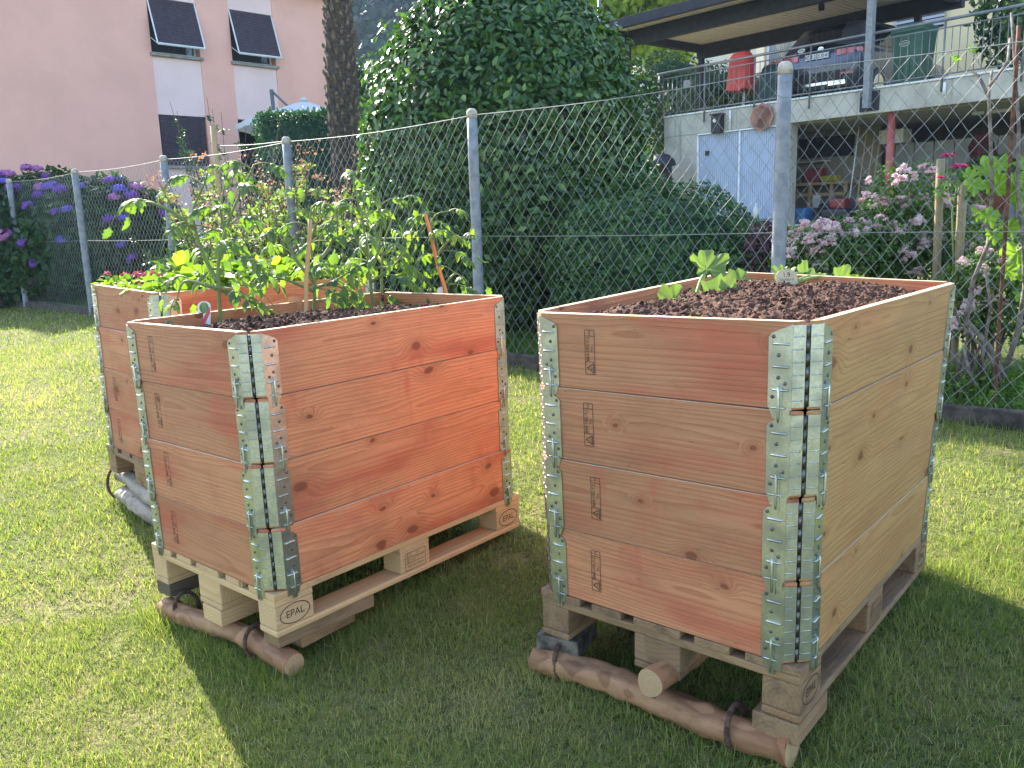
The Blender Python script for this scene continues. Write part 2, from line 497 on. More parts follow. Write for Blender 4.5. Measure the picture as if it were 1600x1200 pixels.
M['pink_petal'] = leaf_mat('pink_petal', (.82, .76, .72), (.80, .64, .64), (.70, .38, .46), trans=.35, tsat=(1, .9, .95), rough=.7)
M['magenta_petal'] = leaf_mat('magenta_petal', (.55, .03, .16), (.68, .06, .25), trans=.35, tsat=(1.2, .8, 1), rough=.6)
M['red_petal'] = leaf_mat('red_petal', (.20, .03, .045), (.42, .18, .19), trans=.25, tsat=(1.2, .8, 1), rough=.6)
M['violet_petal'] = leaf_mat('violet_petal', (.15, .055, .36), (.25, .09, .44), trans=.3, tsat=(1, .9, 1.1), rough=.7)
M['blue_petal'] = leaf_mat('blue_petal', (.13, .10, .50), (.20, .15, .54), trans=.3, tsat=(1, .9, 1.1), rough=.7)
M['mauve_petal'] = leaf_mat('mauve_petal', (.36, .11, .36), (.48, .20, .40), trans=.3, tsat=(1, .9, 1.1), rough=.7)
M['white_petal'] = leaf_mat('white_petal', (.72, .70, .62), (.8, .8, .74), trans=.3, tsat=(1, 1, .9), rough=.7)
M['bark'] = plain_mat('bark', (.16, .12, .09), .9, var=.4, scale=18, bump=.6)
M['grey_bark'] = plain_mat('grey_bark', (.24, .20, .17), .9, var=.4, scale=22, bump=.5)
M['palm_fibre'] = plain_mat('palm_fibre', (.085, .062, .048), .95, var=.5, scale=25, bump=.6, col2=(.03, .022, .018))
M['palm_stub'] = plain_mat('palm_stub', (.22, .165, .12), .9, var=.4, scale=25, bump=.3)
M['kerb'] = plain_mat('kerb', (.085, .070, .058), .9, var=.4, scale=12, bump=.3)
# ---------------------------------------------------------------- raised beds: four stacked pallet collars on a pallet
BED = {
 'R': {'near_b':(0.6591,1.8034,0.1910), 'a_b':(1.4114,2.7282,0.1687), 'far_b':(0.8260,3.2631,0.1853), 'b_b':(0.0695,2.3316,0.1731), 'near_t':(0.6617,1.8239,1.0095), 'a_t':(1.4506,2.7283,1.0055), 'far_t':(0.8406,3.2454,1.0265), 'b_t':(0.0467,2.3335,0.9926)},
 'M': {'near_b':(-0.7531,2.4282,0.1269), 'a_b':(0.0159,3.3432,0.1265), 'far_b':(-0.5774,3.8744,0.1148), 'b_b':(-1.3540,2.9577,0.1069), 'near_t':(-0.7657,2.4383,0.9453), 'a_t':(0.0078,3.3505,0.9484), 'far_t':(-0.5744,3.8788,0.9355), 'b_t':(-1.3693,2.9663,0.9309)},
 'L': {'near_b':(-1.5343,3.6719,0.1562), 'a_b':(-0.6956,4.5302,0.1520), 'far_b':(-1.2683,5.0888,0.1600), 'b_b':(-2.1072,4.2305,0.1639), 'near_t':(-1.5263,3.6668,0.9732), 'a_t':(-0.6888,4.5267,0.9711), 'far_t':(-1.2607,5.0862,0.9791), 'b_t':(-2.0978,4.2277,0.9884)}}
BH, BA, BB = 0.819, 1.2, 0.8
def warper(k):
    c = {n: np.array(p) for n, p in BED[k].items()}
    def f(v):
        v = np.atleast_2d(np.asarray(v, float))
        s = (v[:, 0]/BA)[:, None]; t = (v[:, 1]/BB)[:, None]; w = (v[:, 2]/BH)[:, None]
        bot = (1-s)*(1-t)*c['near_b']+s*(1-t)*c['a_b']+s*t*c['far_b']+(1-s)*t*c['b_b']
        top = (1-s)*(1-t)*c['near_t']+s*(1-t)*c['a_t']+s*t*c['far_t']+(1-s)*t*c['b_t']
        wc = np.clip(w, 0, 9)
        r = bot*(1-wc)+top*wc
        r[:, 2] += np.minimum(v[:, 2], 0)
        return r
    return f
WARP = {k: warper(k) for k in BED}

def text_mesh(body, size, width_scale=1.0):
    cu = bpy.data.curves.new('lettering', 'FONT'); cu.body = body; cu.size = size
    cu.align_x = 'CENTER'; cu.align_y = 'CENTER'; cu.resolution_u = 3
    o = bpy.data.objects.new('lettering', cu); C.objects.link(o)
    dg = bpy.context.evaluated_depsgraph_get()
    me = bpy.data.meshes.new_from_object(o.evaluated_get(dg))
    v = np.array([tuple(x.co) for x in me.vertices]).reshape(-1, 3); f = [tuple(p.vertices) for p in me.polygons]
    v[:, 0] *= width_scale
    bpy.data.objects.remove(o); bpy.data.curves.remove(cu); bpy.data.meshes.remove(me)
    return v, f
def ring_mesh(rx, ry, th, n=40):
    v = []; f = []
    for i in range(n):
        a = 2*PI*i/n
        v += [(rx*math.cos(a), ry*math.sin(a), 0), ((rx-th)*math.cos(a), (ry-th)*math.sin(a), 0)]
    f = [(2*i, 2*((i+1) % n), 2*((i+1) % n)+1, 2*i+1) for i in range(n)]
    return np.array(v), f
def bars(lines, th):
    """flat strokes given as pairs of 2-D points"""
    v = []; f = []
    for (x0, y0), (x1, y1) in lines:
        d = np.array([x1-x0, y1-y0]); d = d/(np.hypot(*d)+1e-9); p = np.array([-d[1], d[0]])*th/2
        k = len(v)
        for q in ((x0, y0), (x1, y1)):
            for s in (-1, 1): v.append((q[0]+s*p[0], q[1]+s*p[1], 0))
        f.append((k, k+2, k+3, k+1))
    return np.array(v, float), f
def plate_of(parts):
    V = []; F = []; n = 0
    for v, f in parts:
        V.append(v); F += [tuple(i+n for i in q) for q in f]; n += len(v)
    return np.concatenate(V), F

def stamp_board():
    """branded strip on a collar board: box, number, letters and recycling triangle, reading downwards"""
    L, Hh = .118, .030
    p = [bars([((-L/2, -Hh/2), (L/2, -Hh/2)), ((-L/2, Hh/2), (L/2, Hh/2)), ((-L/2, -Hh/2), (-L/2, Hh/2)), ((L/2, -Hh/2), (L/2, Hh/2)), ((.026, -Hh/2), (.026, Hh/2)), ((-.043, -Hh/2), (-.043, Hh/2))], .0016)]
    v, f = text_mesh('LY-001448', .0145); v[:, 0] -= .008; v[:, 1] += .006; p.append((v, f))
    v, f = text_mesh('HT', .012); v[:, 0] -= .008; v[:, 1] -= .008; p.append((v, f))
    v, f = text_mesh('IPPC', .008); v[:, 0] -= .051; p.append((v[:, [0, 1, 2]], f))
    t = [(.030, -.011), (.055, -.011), (.0425, .010)]
    p.append(bars([(t[0], t[1]), (t[1], t[2]), (t[2], t[0])], .0022))
    v, f = text_mesh('20', .009); v[:, 0] += .0425; v[:, 1] -= .005; p.append((v, f))
    return plate_of(p)
STAMP = stamp_board()
_v, _f = text_mesh('EPAL', .034, .95)
EPAL = plate_of([(_v, _f), ring_mesh(.058, .034, .0032)])
_l = [((-.05, -.033), (.05, -.033)), ((-.05, .033), (.05, .033)), ((-.05, -.033), (-.05, .033)), ((.05, -.033), (.05, .033)), ((-.022, -.008), (-.022, .033)), ((-.05, -.008), (.05, -.008))]
_p = [bars(_l, .0018)]
for tx, s_, x_, y_ in (('CH-', .011, .012, .024), ('POWER 003', .012, .014, .010), ('HT', .011, -.006, -.001), ('RJK-591-189-A', .0125, .0, -.020)):
    v, f = text_mesh(tx, s_); v[:, 0] += x_; v[:, 1] += y_; _p.append((v, f))
_p.append(bars([((-.046, .02-.01*i), (-.027, .028-.01*i)) for i in range(4)]+[((-.037, -.004), (-.037, .030))], .0018))
TRADE = plate_of(_p)

def hinge(k, cor, c, du, dv):
    """galvanised corner hinge of one collar: two bent leaves, knuckles, ridges, rivets and stacking tabs"""
    cu, su = (0, 1) if cor in ('near', 'b') else (BA, -1)
    cv, sv = (0, 1) if cor in ('near', 'a') else (BB, -1)
    w0 = c*BH/4; w1 = w0+BH/4
    mb = MB()
    hh = w1-.008; lo = w0+.002
    for side in (0, 1):
        def P(t, o, w):
            # t along the board from the corner, o outwards
            if side == 0: return (cu+su*t+du, cv-sv*o+dv, w)
            return (cu-su*o+du, cv+sv*t+dv, w)
        def dg(t, q, w, out=0.0):       # bent strip across the corner: q 0..1 from board to knuckle
            x0, y0 = .046, -.003; x1, y1 = .0255, .0175
            tt = x0+(x1-x0)*q-out*.707; oo = -(y0+(y1-y0)*q)+out*.707
            return P(tt, oo, w)
        # flat leaf, slanted at the top
        th = .0035
        def slab(pts_a, pts_b):
            n = len(pts_a); v = pts_a+pts_b
            f = [tuple(range(n)), tuple(range(2*n-1, n-1, -1))]+[(i, i+n, (i+1) % n+n, (i+1) % n) for i in range(n)]
            mb.add(v, f)
        e = .102
        out = [(.046, lo), (e-.004, lo), (e, lo+.006), (e, hh-.030), (e-.008, hh-.020), (.046, hh)]
        slab([P(t, th, w) for t, w in out], [P(t, .0004, w) for t, w in out])
        q0 = [dg(0, 0, lo+.006, .0008), dg(0, 1, lo+.006, .0008), dg(0, 1, hh-.002, .0008), dg(0, 0, hh-.002, .0008)]
        q1 = [dg(0, 0, lo+.006, -.002), dg(0, 1, lo+.006, -.002), dg(0, 1, hh-.002, -.002), dg(0, 0, hh-.002, -.002)]
        slab(q0, q1)
        # pressed ridges
        for j, wr in enumerate((.045, .098, .150)):
            w = lo+wr
            if j < 3: mb.tube([P(.052, th, w), P(.056, th+.0022, w), P(.088, th+.0022, w), P(.093, th, w)], [.001, .0032, .0032, .001], 6)
        for j in range(6):
            w = lo+.022+j*.029
            mb.tube([dg(0, .04, w, .0002), dg(0, .85, w, .0006)], .0017, 5)
        # rivets
        for t, wr in ((.091, .028), (.078, .073), (.078, .124), (.091, .166), (.062, .060)):
            w = lo+wr; r = .0052
            pts = [P(t, th-.001, w), P(t, th+.0015, w), P(t, th+.0028, w)]
            mb.tube(pts, [r, r*.85, r*.3], 8, mi=1)
        # stacking tab overlapping the collar (or pallet) below
        tb = [(.067, lo-.034), (.083, lo-.034), (.083, lo+.052), (.075, lo+.060), (.067, lo+.052)]
        if True:
            slab([P(t, th+.003, w) for t, w in tb], [P(t, th-.001, w) for t, w in tb])
            mb.tube([P(.075, th+.003, lo-.030), P(.075, th+.0052, lo-.02), P(.075, th+.0052, lo+.045), P(.075, th+.003, lo+.055)], [.002, .0035, .0035, .002], 6)
            mb.tube([P(.060, th, lo+.004), P(.062, th+.004, lo+.004), P(.094, th+.004, lo+.004), P(.096, th, lo+.004)], [.001, .0026, .0026, .001], 6)
            foot = [(.050, lo-.022), (e-.012, lo-.022), (e-.004, lo), (.050, lo)]
            slab([P(t, th, w) for t, w in foot], [P(t, .0004, w) for t, w in foot])
    # knuckles
    kx, ky = cu+su*.0245+du, cv+sv*.0245+dv
    n = 6
    for j in range(n):
        a = lo+.006+(hh-lo-.008)*j/n; b2 = lo+.006+(hh-lo-.008)*(j+.93)/n
        mb.tube([(kx, ky, a), (kx, ky, b2)], .0062 if j % 2 else .0056, 8, mi=1)
    mb.warp(WARP[k])
    return mb

def build_bed(k, label, woods, tints):
    W = WARP[k]
    root = empty('raised_bed', W([(BA/2, BB/2, 0)])[0], label, 'raised bed', 'wooden raised beds on the lawn')
    for c in range(4):
        du, dv = (0, 0) if c == 0 else (random.uniform(-.004, .004), random.uniform(-.004, .004))
        for side in ('front', 'right', 'back', 'left'):
            mb = MB()
            w0 = c*BH/4+.0014; w1 = (c+1)*BH/4-.0012
            b = bmesh.new()
            th = .022
            eo, ei = .047, .026
            if side == 'front':   # short board u = 0
                pl = [(0, eo), (th, ei), (th, BB-ei), (0, BB-eo)]; ax = 1
            elif side == 'left':
                pl = [(BA, BB-eo), (BA-th, BB-ei), (BA-th, ei), (BA, eo)]; ax = 1
            elif side == 'right':   # long board v = 0
                pl = [(BA-eo, 0), (BA-ei, th), (ei, th), (eo, 0)]; ax = 0
            else:
                pl = [(eo, BB), (ei, BB-th), (BA-ei, BB-th), (BA-eo, BB)]; ax = 0
            vs = [b.verts.new((p[0]+du, p[1]+dv, w+random.uniform(-.0006, .0006))) for w in (w0, w1) for p in pl]
            b.faces.new(vs[0:4][::-1]); b.faces.new(vs[4:8])
            for i in range(4): b.faces.new((vs[i], vs[(i+1) % 4], vs[4+(i+1) % 4], vs[4+i]))
            bmesh.ops.recalc_face_normals(b, faces=list(b.faces))
            bmesh.ops.bevel(b, geom=list(b.edges), offset=.0022, segments=2, affect='EDGES', profile=.6)
            b.verts.index_update()
            v = np.array([tuple(x.co) for x in b.verts]); f = [tuple(l.index for l in x.verts) for x in b.faces]
            mi = [1 if abs(x.normal.z) > .8 and x.calc_center_median().z > w1-.004 else 0 for x in b.faces]; b.free()
            goff = (random.uniform(0, 60), random.uniform(-.07, .07), random.uniform(.02, .06))
            ctr = v.mean(0)
            g = (v-ctr)[:, [ax, 2, 1-ax]]+np.array(goff)
            t = tints[side]+random.uniform(-.22, .22)  # per-side tone: bounce glow and shade put into the board colour
            mb.add(v, f, 0, g, t)
            mb.mi = mi
            mb.warp(W)
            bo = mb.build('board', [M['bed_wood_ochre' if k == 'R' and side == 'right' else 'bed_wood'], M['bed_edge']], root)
            # ink stamp on the short board facing the camera
            if side == 'front' and not (k == 'L' and c > 1):
                s = MB(); sv, sf = STAMP
                vv = np.stack([np.full(len(sv), du-.0007), dv+BB-.205-.012*math.sin(c*2.1)+sv[:, 1], w0+.100+.01*math.sin(c)-sv[:, 0]], 1)
                s.add(vv, sf); s.warp(W); s.build('stamp', M['ink'], bo)
        for cor in ('near', 'a', 'b', 'far'):
            hinge(k, cor, c, du, dv).build('hinge', [M['zinc'], M['rivet']], root)
    return root

def build_pallet(k, label, mat, tint=.5):
    W = WARP[k]
    root = empty('pallet', W([(BA/2, BB/2, -.144)])[0], label, 'pallet', 'wooden pallets under the raised beds')
    cm = [MB() for _ in range(1)]
    for v0, wd in ((0, .145), (.186, .100), (.3275, .145), (.514, .100), (.655, .145)):
        mb = MB(); mb.box((random.uniform(-.004, .003), v0, -.022), (BA+random.uniform(-.003, .004), v0+wd, -.0004), .003, along=0, tint=tint+random.uniform(-.3, .3)); mb.warp(W); mb.build('deck_board', mat, root)
    for u0 in (0, .5275, 1.055):
        mb = MB(); mb.box((u0, .002, -.044), (u0+.145, BB-.002, -.0224), .003, along=1, tint=tint+random.uniform(-.3, .3)); mb.warp(W); mb.build('cross_board', mat, root)
    for i, u0 in enumerate((0, .5275, 1.055)):
        for j, (v0, wd) in enumerate(((0, .1), (.3275, .145), (.7, .1))):
            mb = MB(); mb.box((u0+.001, v0+.001, -.1222), (u0+.144, v0+wd-.001, -.0444), .005, along=0 if j != 1 else 1, tint=tint+random.uniform(-.3, .3)); mb.warp(W)
            bo = mb.build('block', mat, root)
            if j == 0:
                sv, sf = TRADE if i == 1 else EPAL
                s = MB(); vv = np.stack([u0+.072+sv[:, 0], np.full(len(sv), .0002), -.082+sv[:, 1]], 1)
                s.add(vv, sf); s.warp(W); s.build('stamp', M['ink'], bo)
    for v0, wd in ((0, .1), (.3275, .145), (.7, .1)):
        mb = MB(); mb.box((0, v0+.0005, -.144), (BA, v0+wd-.0005, -.1224), .006, along=0, tint=tint+random.uniform(-.3, .3)); mb.warp(W); mb.build('bottom_board', mat, root)
    return root

def clods(k, u0, u1, v0, v1, fn):
    pass
def build_soil(k, label, level, mound, seed):
    """crumbly potting soil filling the bed to a little below the rim"""
    nu, nv = 260, 180
    u = np.linspace(.021, BA-.021, nu); v = np.linspace(.021, BB-.021, nv)
    U, Vv = np.meshgrid(u, v, indexing='ij')
    n1 = fbm(U*5+seed, Vv*5+seed*2, 3); n2 = fbm(U*38+seed, Vv*38, 3); n3 = fbm(U*95, Vv*95+seed, 2)
    r2 = np.random.default_rng(seed)
    ridg = 1-np.abs(2*n2-1)
    edge = np.minimum(np.minimum(U-.02, BA-.02-U), np.minimum(Vv-.02, BB-.02-Vv))
    w = BH-level + mound*np.clip(edge/.25, 0, 1) + .05*(n1-.5) + .021*(ridg-.6) + .015*(n3-.5)
    w -= .012*np.exp(-edge/.02)
    pts = np.stack([U.ravel(), Vv.ravel(), w.ravel()], 1)
    idx = np.arange(nu*nv).reshape(nu, nv)
    q = np.stack([idx[:-1, :-1], idx[1:, :-1], idx[1:, 1:], idx[:-1, 1:]], -1).reshape(-1, 4)
    # loose crumbs
    ico = np.array([[0, 0, 1], [.9, 0, .3], [.3, .85, .35], [-.7, .5, .3], [-.7, -.55, .3], [.25, -.9, .3], [.6, .5, -.5], [-.3, .7, -.5], [-.8, 0, -.5], [-.25, -.75, -.5], [.7, -.5, -.5]], float)
    icf = np.array([[0, 1, 2], [0, 2, 3], [0, 3, 4], [0, 4, 5], [0, 5, 1], [1, 6, 2], [2, 7, 3], [3, 8, 4], [4, 9, 5], [5, 10, 1], [2, 6, 7], [3, 7, 8], [4, 8, 9], [5, 9, 10], [1, 10, 6]])
    N = 6500
    cu = r2.uniform(.03, BA-.03, N); cv = r2.uniform(.03, BB-.03, N)
    iu = np.clip(((cu-.021)/(BA-.042)*(nu-1)).round().astype(int), 0, nu-1); iv = np.clip(((cv-.021)/(BB-.042)*(nv-1)).round().astype(int), 0, nv-1)
    P = np.stack([cu, cv, w[iu, iv]+.001], 1)
    sz = r2.gamma(1.7, .0021, N).clip(.0012, .015)
    fr = frames(rand_dirs(N), rand_dirs(N))
    sv, sf, _ = scatter(ico*np.array([1, .8, .7]), [icf], P, fr, sz, np.zeros(N))
    Vall = WARP[k](np.concatenate([pts, sv])); F = [sf[0]+len(pts), q]
    o = fast_mesh('soil', Vall, F, M['soil'])
    tag(o, label, 'soil', None, 'stuff')
    return w, (u, v)

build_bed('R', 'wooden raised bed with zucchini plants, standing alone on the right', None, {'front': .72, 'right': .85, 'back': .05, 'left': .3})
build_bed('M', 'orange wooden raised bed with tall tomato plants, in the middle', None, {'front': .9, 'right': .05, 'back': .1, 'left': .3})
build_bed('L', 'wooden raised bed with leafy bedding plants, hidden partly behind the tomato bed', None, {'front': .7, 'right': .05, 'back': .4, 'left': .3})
build_pallet('R', 'weathered brown pallet under the zucchini bed', M['old_wood'])
build_pallet('M', 'clean pale pallet under the tomato bed', M['fresh_wood'])
build_pallet('L', 'greyish pallet under the rearmost bed on white logs', M['old_wood'])
SOIL_R = build_soil('R', 'dark brown crumbly soil around the zucchini plants', .048, .040, 11)
SOIL_M = build_soil('M', 'dark brown crumbly soil around the tomato plants', .066, .034, 23)
SOIL_L = build_soil('L', 'dark soil under the leafy plants in the rearmost bed', .06, .02, 37)
def soil_pt(k, u, v, up=0.0):
    w, (uu, vv) = {'R': SOIL_R, 'M': SOIL_M, 'L': SOIL_L}[k]
    i = int(np.clip(round((u-.021)/(BA-.042)*(len(uu)-1)), 0, len(uu)-1)); j = int(np.clip(round((v-.021)/(BB-.042)*(len(vv)-1)), 0, len(vv)-1))
    return WARP[k]([(u, v, w[i, j]+up)])[0]

# ---------------------------------------------------------------- supports under the pallets
def log_thing(name, p0, p1, r0, r1, label, mat, seed, group, n=22, gnarl=.10):
    rnd = np.random.default_rng(seed)
    p0 = np.array(p0, float); p1 = np.array(p1, float)
    pts = []; rr = []
    d = p1-p0; L = np.linalg.norm(d)
    side = np.cross(d, [0, 0, 1]); side /= np.linalg.norm(side)
    for i in range(n):
        t = i/(n-1)
        pts.append(p0+d*t+side*.010*math.sin(t*5+seed)+np.array([0, 0, .006*math.sin(t*7+seed*2)]))
        rr.append((r0+(r1-r0)*t)*(1+gnarl*rnd.uniform(-.6, .6)))
    root = empty(name, (p0+p1)/2-np.array([0, 0, r0]), label, 'log', group)
    dp = []; dr = []
    for i in range(90):
        t = i/89*(n-1); k = min(int(t), n-2); fr = t-k
        dp.append(pts[k]*(1-fr)+pts[k+1]*fr); dr.append(rr[k]*(1-fr)+rr[k+1]*fr)
    mb = MB(); mb.tube(dp, dr, 28, wob=.03, cap=False)
    ctr = np.repeat(np.array(dp), 28, axis=0); v = mb.v[0]; ii = np.repeat(np.arange(90), 28)*L/89; aa = np.tile(np.arange(28), 90)*2*PI/28
    nz = .5*fbm(ii*7+seed, 2*np.cos(aa)+5, 3)+.5*fbm(ii*14+seed*3, 3*np.sin(aa)+9, 3)
    fl = np.where(fbm(ii*9+seed*2, 1.6*np.cos(aa+1)+3, 2) > .55, .05, 0)
    mb.v[0] = ctr+(v-ctr)*(.92+.22*(nz-.35)+fl)[:, None]
    mb.build('trunk', mat, root)
    for e, (p, q, r) in enumerate(((pts[0], pts[1], rr[0]), (pts[-1], pts[-2], rr[-1]))):
        ax = (p-q)/np.linalg.norm(p-q)
        a = np.cross(ax, [0, 0, 1]); a /= np.linalg.norm(a); b = np.cross(a, ax)
        vs = [p+ax*.002]; gr = [(0, 0, 0)]
        for ring, rr2 in ((1, .5), (2, 1.0)):
            for kk in range(16):
                an = 2*PI*kk/16
                rad = r*rr2*(1+.04*math.sin(3*an+seed))
                vs.append(p+ax*(.002 if ring == 1 else 0)+rad*(math.cos(an)*a+math.sin(an)*b)); gr.append((seed, rad*math.cos(an), rad*math.sin(an)))
        f = [(0, 1+kk, 1+(kk+1) % 16) for kk in range(16)]+[(1+kk, 17+kk, 17+(kk+1) % 16, 1+(kk+1) % 16) for kk in range(16)]
        mb = MB(); mb.add(vs, f, 0, np.array(gr)+np.array([0, .004, .003])); mb.build('cut_end', M['log_end'], root)
    return root
def uvw(k, u, v, dz=0.0):
    p = WARP[k]([(u, v, 0)])[0]; return np.array([p[0], p[1], float(gz(p[0], p[1]))+dz])
def rope_loop(k, u, v, r, label, tilt=0.0, rope_r=.008):
    """twisted rope slung around a log; the log runs along v"""
    c = np.array(u)
    ax = WARP['M']([(0, 1, 0)])[0]-WARP['M']([(0, 0, 0)])[0]; ax[2] = 0; ax /= np.linalg.norm(ax)
    sd = np.cross(ax, [0, 0, 1])
    mb = MB()
    for ph in (0, PI*2/3, PI*4/3):
        pts = []
        for i in range(61):
            a = 2*PI*i/60
            rr = r+.42*rope_r*math.cos(a*14+ph); oo = .42*rope_r*math.sin(a*14+ph)
            hgt = 1.25 if math.sin(a) > 0 else 1.0
            pts.append(c+sd*math.cos(a)*rr+np.array([0, 0, 1])*math.sin(a)*rr*hgt+ax*(oo+tilt*math.sin(a)*r))
        mb.tube(pts, rope_r*.62, 6, cap=False)
    o = mb.build('rope', M['rope'])
    # loose end
    return tag(o, label, 'rope', 'rope loops around the logs')
GL = 'logs propping up the pallets'
def ground_log(px, r):
    p = atz(px[0], px[1], -.1)
    for _ in range(8): p = atz(px[0], px[1], float(gz(p[0], p[1]))+r)
    return p
log_thing('log', ground_log((838, 1028), .044), ground_log((1240, 1168), .046), .043, .041, 'long peeled brown log across the front under the zucchini bed', M['log_wood'], 3, GL, gnarl=.22)
q0 = at(1020, 1068, 1.985); q1 = q0+(WARP['R']([(1, 0, 0)])[0]-WARP['R']([(0, 0, 0)])[0])*.42; q1[2] = q0[2]-.012
log_thing('log', q0, q1, .036, .035, 'short round log with pale cut end facing out beneath the zucchini bed', M['log_wood'], 5, GL)
log_thing('log', ground_log((262, 944), .038), ground_log((462, 1036), .040), .036, .040, 'slim brown log across the front under the tomato bed', M['log_wood'], 8, GL, gnarl=.2)
log_thing('log', ground_log((190, 742), .115), ground_log((262, 790), .115), .042, .044, 'upper white barked log under the rearmost bed', M['birch'], 10, GL)
log_thing('log', ground_log((192, 770), .045), ground_log((262, 818), .045), .045, .043, 'lower white barked log on the grass under the rearmost bed', M['birch'], 12, GL)
def rope_on(px, r, up, *a, **k):
    rope_loop(None, ground_log(px, up), 0, r, *a, **k)
rope_on((884, 1036), .050, .048, 'dark rope loop on the far end of the long peeled log', .25)
rope_on((1150, 1138), .050, .048, 'dark rope loop on the near end of the long peeled log', .1)
rope_on((292, 950), .046, .046, 'dark rope loop on the left end of the slim log under the tomato bed', .3)
rope_on((402, 1004), .046, .046, 'dark rope loop on the right end of the slim log under the tomato bed', .2)
rope_on((194, 755), .085, .075, 'dark rope loop around the pair of white barked logs', .2)
def wedge(k, lo, hi, label, mat, along=0, ang=0.0, bev=.004, tint=.5):
    """loose wooden block; z is measured down from the pallet underside"""
    mb = MB()
    c = np.array([(lo[0]+hi[0])/2, (lo[1]+hi[1])/2, 0])
    ca, sa = math.cos(ang), math.sin(ang)
    def xf(v):
        d = v-c; r = v.copy(); r[:, 0] = c[0]+d[:, 0]*ca-d[:, 1]*sa; r[:, 1] = c[1]+d[:, 0]*sa+d[:, 1]*ca
        return WARP[k](r)
    mb.box((lo[0], lo[1], -.1445-lo[2]), (hi[0], hi[1], -.1445-hi[2]), bev, along=along, xf=xf, tint=tint)
    o = mb.build('wooden_block', mat)
    return tag(o, label, 'wooden block', 'loose wooden blocks under the pallets')
wedge('R', (-.005, .69, .001), (.15, .83, .060), 'block wrapped in grey tape at the left corner of the zucchini bed', M['tape'], ang=.22)
wedge('R', (-.005, .0, .001), (.20, .12, .056), 'dark weathered block under the near corner of the zucchini bed', M['old_wood'], along=0)
wedge('M', (.018, .012, .001), (.40, .105, .046), 'grey plank under the near corner block of the tomato bed', M['old_wood'], along=0, ang=-.05, tint=.9)
wedge('M', (.10, .03, .047), (.33, .15, .085), 'smaller plank below the grey plank of the tomato bed', M['old_wood'], along=0, ang=.05, tint=.2)
wedge('M', (-.002, .335, .001), (.20, .455, .058), 'pale block under the middle of the tomato bed front', M['fresh_wood'], along=0)
wedge('M', (.004, .70, .001), (.21, .80, .050), 'dark stained block under the left corner of the tomato bed', M['dark_wood'], along=0)
# ---------------------------------------------------------------- ground, lawn, kerb
def build_ground():
    n = 240
    t = np.linspace(-1, 1, n)
    ax = np.sign(t)*(np.abs(t)**3.2)*600
    X, Y = np.meshgrid(ax, ax+6, indexing='ij')
    Z = gz(X, Y) - .006
    far = np.clip((np.hypot(X, Y-6)-40)/100, 0, 1)
    Z = Z*(1-far) + far*1.0
    Z += .012*(fbm(X*1.3+40, Y*1.3+40, 3)-.5)
    V = np.stack([X.ravel(), Y.ravel(), Z.ravel()], 1)
    idx = np.arange(n*n).reshape(n, n)
    q = np.stack([idx[:-1, :-1], idx[1:, :-1], idx[1:, 1:], idx[:-1, 1:]], -1).reshape(-1, 4)
    o = fast_mesh('lawn', V, [q], M['turf'], smooth=True)
    o['kind'] = 'structure'
build_ground()

def dryness(x, y):
    d = fbm(x*.9+11, y*.9+5, 4)
    v = np.clip((d-.50)*3.0, 0, 1)*.55
    v += .75*np.exp(-(((x+4.4)/1.5)**2+((y-6.9)/1.1)**2))*(.55+.45*np.sin(5*(x*.75+y*.66)))
    v += .40*np.exp(-(((x+.05)/.35)**2+((y-2.25)/.28)**2))
    v += .35*np.exp(-(((x-2.0)/.5)**2+((y-3.5)/.4)**2))
    return v
def bed_edge(x, y):
    """the mower leaves longer tufts along the beds"""
    m_ = np.ones_like(x)
    for c in BED.values():
        o = np.array(c['near_b'])[:2]; a = np.array(c['a_b'])[:2]-o; b = np.array(c['b_b'])[:2]-o
        u = ((x-o[0])*a[0]+(y-o[1])*a[1])/(a@a)*BA; v = ((x-o[0])*b[0]+(y-o[1])*b[1])/(b@b)*BB
        dx = np.maximum(np.maximum(-u, u-BA), 0); dy = np.maximum(np.maximum(-v, v-BB), 0)
        dist = np.hypot(dx, dy)
        m_ = m_+np.where(dist > 0, .95*np.exp(-(dist/.07)**2), .3)
    return m_
